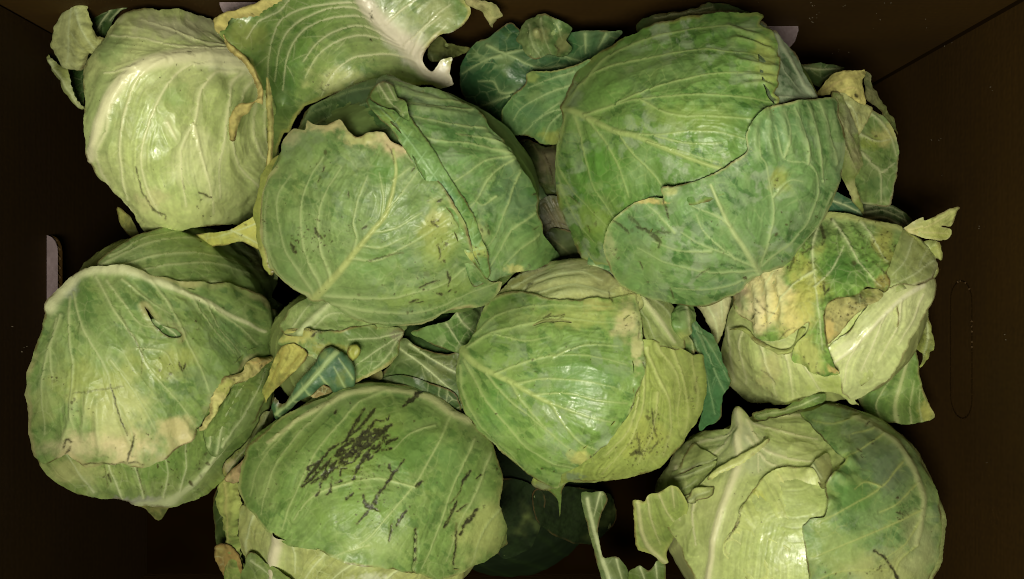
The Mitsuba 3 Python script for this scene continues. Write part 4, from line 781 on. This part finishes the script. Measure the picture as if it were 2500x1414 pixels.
leaf(c3, '637,506 645,460 669,412 688,378 692,348 706,326 720,316 748,320 753,297 772,310 800,312 833,298 852,324 872,338 897,332 937,328 957,350 993,362 1040,400 1080,460 1125,540 1155,625 1190,680 1222,684 1219,706 1184,740 1095,765 1036,794 996,801 946,799 877,780 818,740 793,728 771,723 714,692 669,650 645,575', ((128, 156, 88), (138, 164, 92)), off=8,
     rib='771,723 813,680 867,615 907,566 942,521 966,427 961,368', rw=(12, 4), ribcol=(184, 194, 118), vein=(176, 192, 128),
     v='773,714 734,660 694,596 679,516 684,472 709,427; 788,698 753,635 734,556 734,492 758,427 788,383; 808,682 783,620 773,546 793,472 833,407; 862,612 870,580 862,546 872,492 897,427; 946,516 991,457 1021,417; 852,632 917,638 976,610 1045,571 1095,536; 798,716 877,727 956,724 1026,709 1095,685 1154,640; 813,735 897,754 996,764 1075,749 1154,714 1209,690; 838,745 907,779 986,789 1060,774 1130,742; 762,718 700,670 660,600 650,530 660,470; 905,568 960,560 1030,520; 880,600 930,605 990,580; 960,440 1000,410; 930,540 935,480 925,420; 670,650 650,560 655,500', vw=6.5,
     pat=[(965, 356, 66, 34, (214, 190, 130), 1.0, 20), (800, 308, 80, 22, (214, 196, 124), 1.0), (890, 342, 60, 16, (206, 190, 120), 0.9), (712, 335, 28, 26, (190, 182, 120), 0.8), (1060, 540, 40, 50, (190, 186, 98), 0.75, 60), (1070, 600, 60, 70, (162, 174, 84), 0.6), (930, 420, 50, 40, (104, 148, 66), 0.7), (1100, 700, 90, 40, (150, 170, 86), 0.5), (720, 600, 60, 80, (112, 146, 78), 0.5), (930, 650, 80, 50, (116, 156, 78), 0.5), (880, 340, 40, 16, (178, 176, 92), 0.7), (1005, 730, 110, 26, (150, 174, 84), 0.5)],
     clus=[(760, 570, 45, 60), (740, 590, 30, 30), (800, 600, 40, 30), (850, 560, 25, 16), (1060, 545, 14, 16), (1075, 600, 40, 26), (990, 340, 20, 16), (1030, 690, 70, 40), (650, 540, 10, 10), (960, 620, 60, 16), (780, 420, 40, 12)], sp=4.0,
     marks=[('712,592 720,605 726,615', 6, 0.9), ('766,560 772,575 780,580', 5, 0.8), ('1026,702 1046,690 1066,684', 3.5, 0.9), ('1092,664 1096,680 1094,696', 4.5, 0.9), ('1066,712 1080,714', 5, 0.9), ('1096,710 1102,708', 4, 0.9), ('1000,736 1020,728; 1016,738 1032,736', 3, 0.9), ('1070,555 1056,545 1062,540', 5, 0.8), ('886,560 896,552', 4, 0.7), ('785,418 792,405', 2.5, 0.9), ('775,445 782,430', 2, 0.8), ('850,480 850,470', 2, 0.8), ('1068,492 1078,484', 4, 0.8), ('1005,415 1012,410', 2.5, 0.9), ('950,340 965,345 985,352', 2.5, 0.8), ('900,640 960,622 985,618', 2.0, 0.7), ('1070,600 1075,620 1070,630', 2.5, 0.7), ('945,355 958,375 962,400', 1.8, 0.6)],
     edge=((196, 182, 112), 9, 0.7), lift=2.4, rip=1.2, rag=1.6, bloom=0.3, pillow=1.5, tone=0.88, label='broad front leaf with brown specks and a dried upper edge')
leaf(c3, '897,246 903,268 924,292 950,312 970,340 990,368 1028,428 1066,482 1097,522 1122,565 1132,614 1160,646 1184,676 1193,652 1177,598 1163,544 1144,506 1112,455 1080,405 1046,351 1018,312 990,276 955,246 920,234', ((104, 142, 76), (118, 152, 78)), off=10, puff=(1.1, 26), v='925,262 990,335 1050,415 1100,485 1140,560 1170,640; 960,310 975,290; 985,350 1005,325; 1020,400 1040,372; 1050,440 1070,412; 1085,490 1105,462; 1115,530 1135,512; 1128,570 1155,556; 1140,612 1172,602', vw=4.0, vein=(150, 184, 126), pat=[(1155, 620, 24, 40, (186, 180, 80), 0.7, 60), (950, 290, 40, 20, (142, 166, 74), 0.6, 45), (1085, 470, 50, 24, (70, 124, 78), 0.6, 50)], net=0.5, sp=4, rip=1.0, clus=[(1160, 620, 20, 14), (950, 275, 20, 10)], marks=[('1135,556 1142,570', 3, 0.8), ('1142,600 1148,612', 3, 0.8)], label='rolled blue-green strip of leaf edge with fine pale veins')
leaf(c3, '903,236 915,210 935,196 958,204 968,232 990,262 1000,300 975,285 945,262 920,252', ((112, 142, 70), (120, 150, 78)), off=12.5, v='925,205 945,235 985,285; 945,202 965,240', lift=3, net=0.4, pat=[(925, 198, 20, 12, (160, 150, 90), 0.6)], label='folded tip at the head of the strip')

# ------------------------------------------------------------------ middle cabbage
c8 = cabbage('round cabbage in the middle with a shiny waxy front leaf', (1117, 634, 1722, 1196), 0.186, 0.090, (170, 182, 104), seed=9)
leaf(c8, '1634,800 1644,768 1669,734 1690,760 1702,790 1743,823 1758,860 1773,897 1786,929 1778,945 1763,966 1760,1016 1735,1035 1703,1045 1718,980 1718,897 1693,852 1674,867 1650,840', ((64, 112, 64), (74, 122, 76)), off=0, z=[(1634, 800, .236), (1669, 734, .228), (1743, 823, .218), (1786, 929, .205), (1758, 1016, .185), (1703, 1045, .18), (1700, 850, .236), (1720, 940, .214)], v='1700,800 1735,880 1770,960; 1695,830 1725,920 1745,1010; 1710,810 1750,870 1780,930; 1690,790 1720,850 1760,940; 1655,750 1680,800 1690,840', vein=(140, 170, 120), label='blue-green outer leaf fanned out at the right', rip=1.5)
leaf(c8, '1555,722 1600,724 1640,756 1660,800 1668,850 1620,850 1575,836 1556,790', ((172, 184, 112), (160, 174, 100)), off=1.5, rib='1558,728 1595,770 1645,835', rw=(9, 5), ribcol=(206, 206, 156), v='1570,720 1620,760 1655,820; 1560,760 1590,810 1600,840', label='pale leaf with a light rib at the upper right')
leaf(c8, '1640,775 1652,748 1672,734 1692,756 1690,790 1680,820 1700,850 1690,872 1672,868 1660,840 1648,815', ((92, 130, 62), (130, 148, 70)), off=0, z=[(1640, 775, .254), (1672, 734, .240), (1690, 790, .244), (1690, 872, .238), (1660, 840, .25), (1668, 790, .260)], puff=(4, 14), rip=4, crease=5, v='1665,740 1672,800 1685,860', clus=[(1690, 866, 8, 10)], pat=[(1665, 815, 16, 22, (160, 156, 76), 0.7), (1690, 862, 12, 10, (110, 80, 40), 0.8)], label='small crumpled leaf at the right shoulder')
leaf(c8, '1180,770 1223,715 1268,672 1347,646 1406,634 1438,644 1476,672 1520,705 1548,722 1560,760 1500,790 1350,790 1220,810', ((186, 186, 122), (176, 182, 112)), off=2.5, v='1230,735 1300,690 1400,672 1470,690; 1250,700 1330,665 1410,652; 1220,760 1290,720 1400,700 1500,720; 1240,690 1300,665 1380,645', vw=5, pl='1270,700 1350,672 1440,668; 1260,715 1350,688 1450,688; 1300,735 1400,712 1490,720', plh=1.4, marks=[('1278,708 1288,696 1302,690', 6, 0.6), ('1300,648 1312,642', 2.5, 0.7), ('1486,716 1490,735', 4, 0.7)], pat=[(1262, 690, 50, 30, (150, 152, 80), 0.7), (1400, 660, 90, 24, (196, 184, 132), 0.5)], sp=2, label='pale pleated top leaf')
leaf(c8, '1540,840 1575,832 1644,842 1690,866 1714,868 1724,937 1710,1011 1670,1075 1610,1139 1528,1169 1437,1184 1400,1175 1340,1194 1300,1170 1400,1100 1480,1040 1540,960', ((168, 182, 92), (156, 174, 82)), off=2.5, v='1580,850 1619,937 1640,986 1644,1045 1620,1110; 1575,900 1570,1000 1530,1090 1470,1160; 1640,846 1670,920 1685,990 1670,1060; 1600,840 1650,900 1665,960 1660,1040; 1690,870 1705,940 1700,1000; 1560,960 1540,1040 1480,1110; 1610,960 1600,1050 1560,1130', vw=6, vein=(196, 202, 126), clus=[(1555, 1110, 34, 60), (1560, 1070, 26, 30), (1605, 1020, 18, 30), (1600, 1060, 26, 40), (1580, 1090, 30, 30), (1620, 1080, 16, 16), (1480, 1140, 30, 12), (1690, 980, 20, 10)], marks=[('1596,1000 1600,1030 1606,1070', 3.4, 0.7), ('1556,1060 1562,1090 1558,1110', 5, 0.6), ('1540,1112 1556,1106 1568,1112', 7, 0.7), ('1700,960 1706,920', 2, 0.5), ('1585,1108 1600,1090 1610,1080', 2.5, 0.8)], pat=[(1580, 1080, 60, 60, (184, 180, 72), 0.6), (1650, 900, 50, 60, (176, 188, 106), 0.5), (1330, 1185, 60, 12, (150, 160, 120), 0.7), (1400, 1165, 30, 16, (120, 140, 110), 0.7)], sp=2, mat='leaf_gloss', label='yellow-green right leaf peppered with black specks')
leaf(c8, '1134,850 1150,836 1166,790 1190,748 1222,720 1268,706 1340,728 1420,732 1490,728 1545,722 1556,756 1562,800 1568,840 1573,872 1573,905 1560,945 1546,990 1522,1030 1482,1075 1450,1106 1436,1116 1412,1136 1390,1152 1372,1158 1364,1190 1338,1182 1290,1162 1222,1112 1170,1052 1132,992 1117,925 1124,875', ((116, 152, 70), (132, 164, 82)), off=6,
     rib='1134,852 1165,890 1210,915 1250,935 1300,965 1345,985', rw=(11, 6), ribcol=(178, 194, 116), vein=(172, 190, 118),
     v='1210,912 1260,890 1330,870 1400,865 1460,872 1530,890; 1149,850 1199,813 1273,793 1347,773 1446,781 1515,790; 1160,820 1210,770 1300,745 1400,745 1500,750; 1139,880 1164,937 1213,1011 1273,1080 1347,1125 1416,1149; 1190,915 1240,976 1297,1020 1350,1060; 1345,985 1372,1026 1416,1075 1460,1095; 1345,985 1426,1011 1500,1030; 1130,892 1134,956 1179,1045 1258,1130; 1255,938 1330,925 1420,930 1500,945; 1240,930 1280,990 1340,1050 1400,1100; 1350,870 1430,840 1510,845; 1300,965 1380,960 1460,975 1530,985; 1200,815 1280,830 1340,820', vw=6.5,
     pat=[(1530, 770, 44, 60, (206, 188, 122), 0.9), (1400, 770, 150, 30, (172, 180, 96), 0.7), (1556, 860, 18, 50, (200, 186, 116), 0.8), (1420, 1115, 36, 24, (196, 186, 92), 0.8), (1250, 780, 60, 50, (140, 158, 88), 0.5), (1400, 930, 120, 70, (112, 154, 84), 0.55), (1210, 1000, 60, 80, (98, 144, 62), 0.6), (1300, 1110, 70, 34, (112, 148, 60), 0.6), (1460, 745, 60, 20, (198, 182, 96), 0.6)],
     marks=[('1324,774 1345,770 1376,766; 1326,778 1350,782 1374,772; 1330,770 1345,762', 3, 0.8), ('1548,985 1525,1030 1490,1070 1450,1106', 2.6, 0.85), ('1440,1108 1452,1128 1462,1118 1446,1132', 4, 0.8), ('1568,880 1572,900', 3, 0.7), ('1488,720 1494,735', 4, 0.7), ('1555,790 1560,830', 2.5, 0.5)], clus=[(1545, 790, 25, 24), (1440, 1125, 14, 16), (1340, 1130, 30, 10), (1300, 750, 30, 6), (1410, 860, 50, 8), (1430, 1140, 10, 8)], sp=2.2, bloom=0.55, edge=((190, 184, 108), 8, 0.5), lift=1.6, mat='leaf_gloss', pillow=1.1, crease=0.5, label='shiny green front leaf with branching pale veins')
leaf(c8, '1310,1176 1345,1186 1380,1160 1400,1150 1384,1176 1372,1200 1369,1250 1366,1262 1362,1225 1345,1205', ((120, 146, 70), (90, 120, 54)), off=0, z=[(1310, 1176, .185), (1400, 1150, .205), (1369, 1250, .165), (1345, 1200, .185), (1380, 1180, .2)], rag=1, label='pointed leaf tip hanging at the bottom')

# ------------------------------------------------------------------ upper right cabbage
c5 = cabbage('largest cabbage at the upper right whose lower leaf folds across the front', (1365, 24, 2046, 728), 0.243, 0.098, (120, 148, 76), seed=2)
leaf(c5, '1122,172 1140,131 1166,105 1199,88 1231,63 1249,58 1267,72 1290,96 1330,110 1394,80 1444,76 1484,76 1520,80 1470,140 1440,160 1367,180 1303,190 1284,215 1246,255 1228,300 1200,300 1160,262 1128,225', (TEAL, (58, 96, 54)), off=0, z=[(1122, 172, .19), (1231, 63, .215), (1330, 100, .215), (1500, 76, .24), (1470, 140, .24), (1367, 180, .225), (1246, 255, .205), (1228, 300, .185), (1150, 240, .18), (1200, 170, .215)],
     v='1190,112 1249,138 1312,165 1380,160; 1222,136 1180,150 1127,181; 1270,225 1222,226 1204,199 1168,199; 1246,235 1200,250 1165,262; 1330,120 1380,140 1420,150; 1240,130 1290,120; 1430,85 1430,130; 1480,85 1460,120', vw=8, vein=(156, 176, 118), net=0.4, rip=1.5, sp=1, label='dark blue-green outer leaf spread out at the left')
leaf(c5, '1276,62 1290,44 1310,36 1345,40 1372,54 1396,70 1388,100 1398,120 1376,140 1362,138 1342,132 1318,142 1298,144 1278,124 1266,96', ((80, 112, 58), (110, 130, 74)), off=0, z=[(1276, 62, .225), (1310, 36, .23), (1396, 70, .235), (1362, 138, .235), (1298, 144, .228), (1266, 96, .222), (1330, 90, .232), (1310, 75, .245), (1350, 80, .222)], rip=3, v='1320,45 1330,90 1345,130; 1360,60 1375,100; 1290,60 1300,110 1320,140', vein=(160, 172, 120), pat=[(1320, 85, 26, 24, (160, 160, 104), 0.7), (1375, 110, 22, 30, (140, 140, 88), 0.7)], crease=2.2, label='curled small leaf lobe on the dark outer leaf', marks=[('1355,110 1365,125 1360,135', 2, 0.8)])
leaf(c5, '1231,354 1226,294 1231,262 1254,231 1281,208 1285,181 1303,174 1358,172 1412,158 1450,150 1450,300 1390,340 1367,350 1321,352 1303,337 1263,330 1240,340', ((108, 144, 78), (94, 132, 78)), off=0, z=[(1231, 354, .20), (1226, 270, .212), (1290, 180, .235), (1412, 158, .265), (1450, 300, .262), (1370, 345, .235), (1303, 337, .215), (1320, 250, .24)],
     v='1390,262 1330,280 1275,330; 1390,262 1345,300 1325,345; 1412,203 1344,226 1276,262 1254,294; 1420,230 1360,255 1300,300; 1400,175 1340,195 1290,215; 1385,300 1365,340', vw=6, vein=(160, 182, 122), pat=[(1360, 335, 50, 24, (160, 168, 78), 0.7), (1300, 186, 30, 18, (150, 166, 84), 0.7), (1300, 280, 50, 40, (78, 118, 78), 0.5)], edge=((150, 150, 84), 5, 0.7), rip=1.5, lift=1, label='green outer leaf fanned out at the left')
leaf(c5, '1555,66 1600,34 1640,30 1680,24 1710,14 1742,4 1790,18 1835,36 1850,60 1700,70 1580,100', ((74, 104, 52), (92, 118, 62)), off=0, z=[(1555, 66, .25), (1680, 24, .248), (1742, 4, .243), (1835, 36, .25), (1700, 70, .28)], rip=2, v='1600,45 1700,30 1800,30; 1640,40 1740,15', sp=1, rag=3)
leaf(c5, '1850,60 1882,75 1916,104 1945,135 1972,190 1998,238 1994,246 1940,246 1880,262 1850,200', ((118, 134, 106), (110, 130, 96)), off=1.5, rib='1890,80 1930,140 1960,190 1994,238', rw=(5, 5), v='1900,110 1920,180 1980,236; 1900,238 1950,238 1990,240', vein=(160, 170, 136), bloom=0.6, sp=0.5, label='grey waxy leaf showing behind the right edge')
leaf(c5, '1945,160 1975,156 2003,155 2040,160 2062,168 2040,180 2010,200 2000,215 1975,200', ((74, 104, 52), (86, 112, 60)), off=0, z=[(1945, 160, .22), (2003, 155, .215), (2062, 168, .21), (2000, 215, .23)], v='1960,165 2000,170 2050,168')
leaf(c5, '2000,470 2030,462 2062,478 2085,492 2107,520 2098,532 2040,524 1995,520', ((56, 98, 68), (66, 108, 72)), off=0, z=[(2000, 470, .235), (2062, 478, .225), (2107, 520, .215), (1995, 520, .22)], v='2005,480 2060,500 2100,520', label='blue-green leaf edge under the right side')
leaf(c5, '2078,262 2106,258 2132,268 2168,298 2185,332 2192,372 2188,430 2178,470 2170,504 2130,500 2100,494 2082,450 2085,400 2070,330', ((128, 150, 80), (110, 138, 74)), off=0, z=[(2078, 262, .225), (2132, 268, .215), (2192, 372, .205), (2170, 504, .195), (2100, 494, .205), (2082, 400, .225)], v='2075,345 2130,400 2150,424 2152,495; 2115,268 2165,315 2189,380; 2150,424 2186,398; 2100,330 2140,345 2175,340', vw=8, vein=(190, 196, 144), pat=[(2165, 330, 30, 50, (190, 178, 96), 0.8, 60), (2115, 345, 40, 26, (150, 164, 70), 0.6), (2140, 460, 40, 40, (100, 134, 76), 0.5)], sp=2, clus=[(2125, 345, 20, 10)], label='yellowing outer leaf hanging at the right', edge=((180, 174, 120), 6, 0.6), rip=1.5)
leaf(c5, '2110,176 2122,182 2130,205 2150,240 2174,285 2190,330 2172,305 2140,262 2114,240', ((110, 118, 64), (140, 132, 76)), off=0, z=[(2110, 176, .215), (2150, 240, .205), (2190, 330, .2), (2114, 240, .22)], rip=3, mat='leaf_dry', sp=3)
leaf(c5, '1996,232 2004,212 2036,181 2090,172 2110,169 2116,180 2108,200 2113,230 2113,256 2092,250 2060,228 2030,232', ((200, 182, 96), (188, 174, 84)), off=0, z=[(1996, 232, .245), (2036, 181, .25), (2110, 169, .245), (2113, 256, .245), (2060, 228, .256), (2075, 200, .26)], v='2010,222 2060,195 2105,180; 2050,222 2085,215 2108,245', vein=(206, 190, 120), marks=[('2088,232 2094,238', 5, 0.9), ('2108,172 2116,186', 3, 0.8)], sp=1.5, mat='leaf_dry', rip=1.5, label='yellow folded leaf flap at the right')
leaf(c5, '2030,228 2060,226 2095,250 2125,262 2122,290 2098,330 2092,335 2070,290 2050,262', ((186, 178, 104), (170, 166, 92)), off=0, z=[(2030, 228, .25), (2095, 250, .248), (2125, 262, .235), (2095, 332, .235), (2060, 265, .25)], rip=1.5, v='2040,235 2080,265 2100,310', mat='leaf_dry', sp=2)
leaf(c5, '2030,228 2046,226 2062,246 2075,280 2088,310 2100,345 2106,402 2086,440 2090,470 2100,500 2106,522 2085,500 2066,460 2050,420 2042,360 2036,290', ((150, 162, 84), (128, 148, 76)), off=0, z=[(2030, 228, .258), (2062, 246, .256), (2042, 340, .26), (2100, 345, .24), (2106, 402, .235), (2060, 440, .24), (2106, 522, .222), (2075, 380, .25)], v='2042,240 2052,320 2100,400; 2060,360 2090,420; 2050,300 2085,350 2104,400', vein=(184, 186, 130), pl='2060,260 2070,330 2095,400; 2050,280 2058,350 2085,430', plh=2, pat=[(2070, 300, 26, 60, (140, 130, 96), 0.6), (2070, 470, 24, 40, (190, 180, 110), 0.7), (2090, 380, 20, 40, (140, 124, 84), 0.6)], marks=[('2064,460 2072,475 2068,488', 2.5, 0.8)], sp=3, rip=2, crease=1.5, label='crumpled green and brown outer leaf fold at the right')
leaf(c5, '1380,266 1395,220 1422,170 1462,130 1522,90 1602,55 1702,34 1802,29 1862,40 1856,56 1882,76 1902,110 1906,150 1898,190 1902,206 1886,230 1896,246 1882,272 1852,300 1830,345 1830,420 1740,480 1660,500 1610,540 1560,600 1500,640 1440,640 1402,592 1372,522 1361,442 1366,370 1380,300', ((94, 134, 58), (110, 148, 70)), off=5,
     rib='1380,265 1420,280 1500,320 1560,335 1680,385 1800,424', rw=(10, 5), ribcol=(162, 180, 106), vein=(158, 178, 106),
     v='1388,256 1435,190 1502,154 1593,131 1706,118 1770,124 1840,132 1897,148; 1430,280 1502,253 1570,240 1683,233 1750,235 1840,245 1890,252; 1502,318 1593,330 1683,321 1750,323 1820,342; 1584,346 1683,376 1760,400; 1507,322 1548,376 1593,425 1625,470; 1435,292 1480,353 1511,407 1535,480; 1407,286 1426,371 1444,443 1500,530; 1387,281 1368,376 1387,452 1428,498 1490,560; 1368,452 1394,520 1450,590; 1426,204 1471,145 1539,104 1638,72 1750,59 1860,66; 1500,250 1600,210 1720,185 1830,180 1900,190; 1560,240 1640,280 1740,285 1850,295; 1600,332 1680,350 1760,350; 1376,300 1364,400 1380,490', vw=6.5,
     bloom=0.75, pat=[(1600, 160, 160, 70, (98, 122, 66), 0.6), (1870, 150, 34, 90, (166, 178, 84), 0.7), (1700, 290, 110, 50, (142, 164, 74), 0.5), (1450, 420, 50, 90, (92, 142, 52), 0.7, 20), (1560, 420, 60, 60, (130, 160, 98), 0.5), (1460, 540, 50, 50, (140, 164, 72), 0.6), (1820, 60, 60, 16, (134, 148, 112), 0.6), (1390, 240, 30, 60, (128, 142, 112), 0.6, 30)],
     pl='1780,60 1840,80 1895,110; 1800,150 1850,160 1898,168; 1810,210 1850,205 1895,215; 1790,90 1850,105 1900,125; 1820,185 1860,190 1900,192', plh=1.6, plw=7, lift=2, rip=1.8, sp=1.2, clus=[(1580, 500, 20, 12), (1450, 540, 30, 8)], marks=[('1436,552 1442,565', 2, 0.7), ('1385,480 1410,500', 1.5, 0.6), ('1880,240 1890,246', 4, 0.8)], edge=((158, 170, 84), 10, 0.6), pillow=1.3, label='large waxy leaf covering the top of the head')
leaf(c5, '1434,664 1442,616 1470,610 1530,640 1600,690 1640,736 1560,722 1500,712 1450,690', ((88, 132, 74), (78, 122, 70)), off=0, z=[(1434, 664, .232), (1442, 616, .242), (1480, 610, .252), (1560, 650, .258), (1640, 736, .246), (1500, 712, .238)], v='1450,650 1520,680 1600,715; 1460,625 1530,660', label='green underside edge of the front leaf')
leaf(c5, '1478,602 1490,560 1512,525 1552,495 1600,479 1624,476 1620,456 1636,449 1652,450 1702,439 1752,414 1802,384 1820,366 1815,330 1826,300 1852,275 1892,260 1962,246 2012,239 2036,250 2045,320 2046,400 2032,470 2002,530 1952,590 1902,640 1852,661 1822,680 1802,702 1752,726 1692,736 1642,736 1580,722 1520,690 1490,640', ((108, 146, 80), (122, 158, 92)), off=8,
     rib='1848,655 1815,600 1775,540 1735,450', rw=(9, 4), ribcol=(176, 192, 130), vein=(168, 188, 126),
     v='1852,640 1872,566 1885,498 1867,407 1849,376 1845,330; 1856,640 1930,575 1982,489 1985,434 1962,398 1905,385 1882,310; 1838,640 1763,606 1709,584 1665,560; 1842,650 1740,650 1640,630 1560,600; 1790,620 1720,560 1700,520; 1845,658 1750,690 1650,690; 1905,385 1915,320 1905,270; 1960,398 1950,330 1930,265; 2000,440 1985,340 1965,256; 2030,400 2015,320 1995,250; 1780,545 1740,520 1690,500; 1650,560 1610,520 1580,495; 1884,480 1920,440 1950,440; 1735,600 1660,600 1600,580; 2020,470 1990,540 1940,600', vw=6.5,
     plh=1.2, pl='1840,300 1836,340 1850,400; 1870,280 1868,340 1885,400; 1900,268 1905,330 1925,390; 1935,258 1940,320 1970,400; 1970,252 1978,320 2000,400; 2000,248 2010,320 2022,400; 2022,256 2032,330 2036,400', plw=8, bloom=0.7, bump=[(1940, 340, 90, 5), (1690, 590, 120, 4)],
     pat=[(1900, 310, 90, 50, (104, 142, 92), 0.6), (1494, 600, 24, 46, (186, 182, 118), 0.6), (1590, 488, 50, 10, (206, 182, 100), 0.9), (1640, 464, 26, 16, (190, 184, 104), 0.7), (1560, 550, 60, 40, (86, 122, 80), 0.5), (1780, 690, 90, 30, (98, 140, 84), 0.5), (1900, 440, 30, 40, (168, 172, 76), 0.6), (1600, 640, 70, 50, (130, 160, 90), 0.5), (1930, 500, 80, 80, (120, 150, 90), 0.4)],
     marks=[('1512,530 1535,548 1545,560', 6, 0.6), ('1560,545 1590,560 1615,580 1612,592', 8, 0.7), ('1600,560 1640,560', 5, 0.45), ('1540,520 1570,545', 7, 0.5), ('1625,480 1630,510 1634,530', 3, 0.8), ('1565,632 1572,650', 3, 0.8), ('1640,690 1646,720', 2.5, 0.8), ('1700,660 1730,640', 1.5, 0.6), ('1862,590 1850,640', 1.5, 0.3)], clus=[(1600, 555, 50, 30), (1510, 620, 20, 14), (1890, 445, 12, 10), (1940, 540, 60, 30), (1780, 600, 60, 20)], sp=2, edge=((176, 170, 100), 7, 0.6), lift=2.6, rip=1.6, pillow=1.4, label='front leaf with pleated upper end and veins meeting at its lower point')
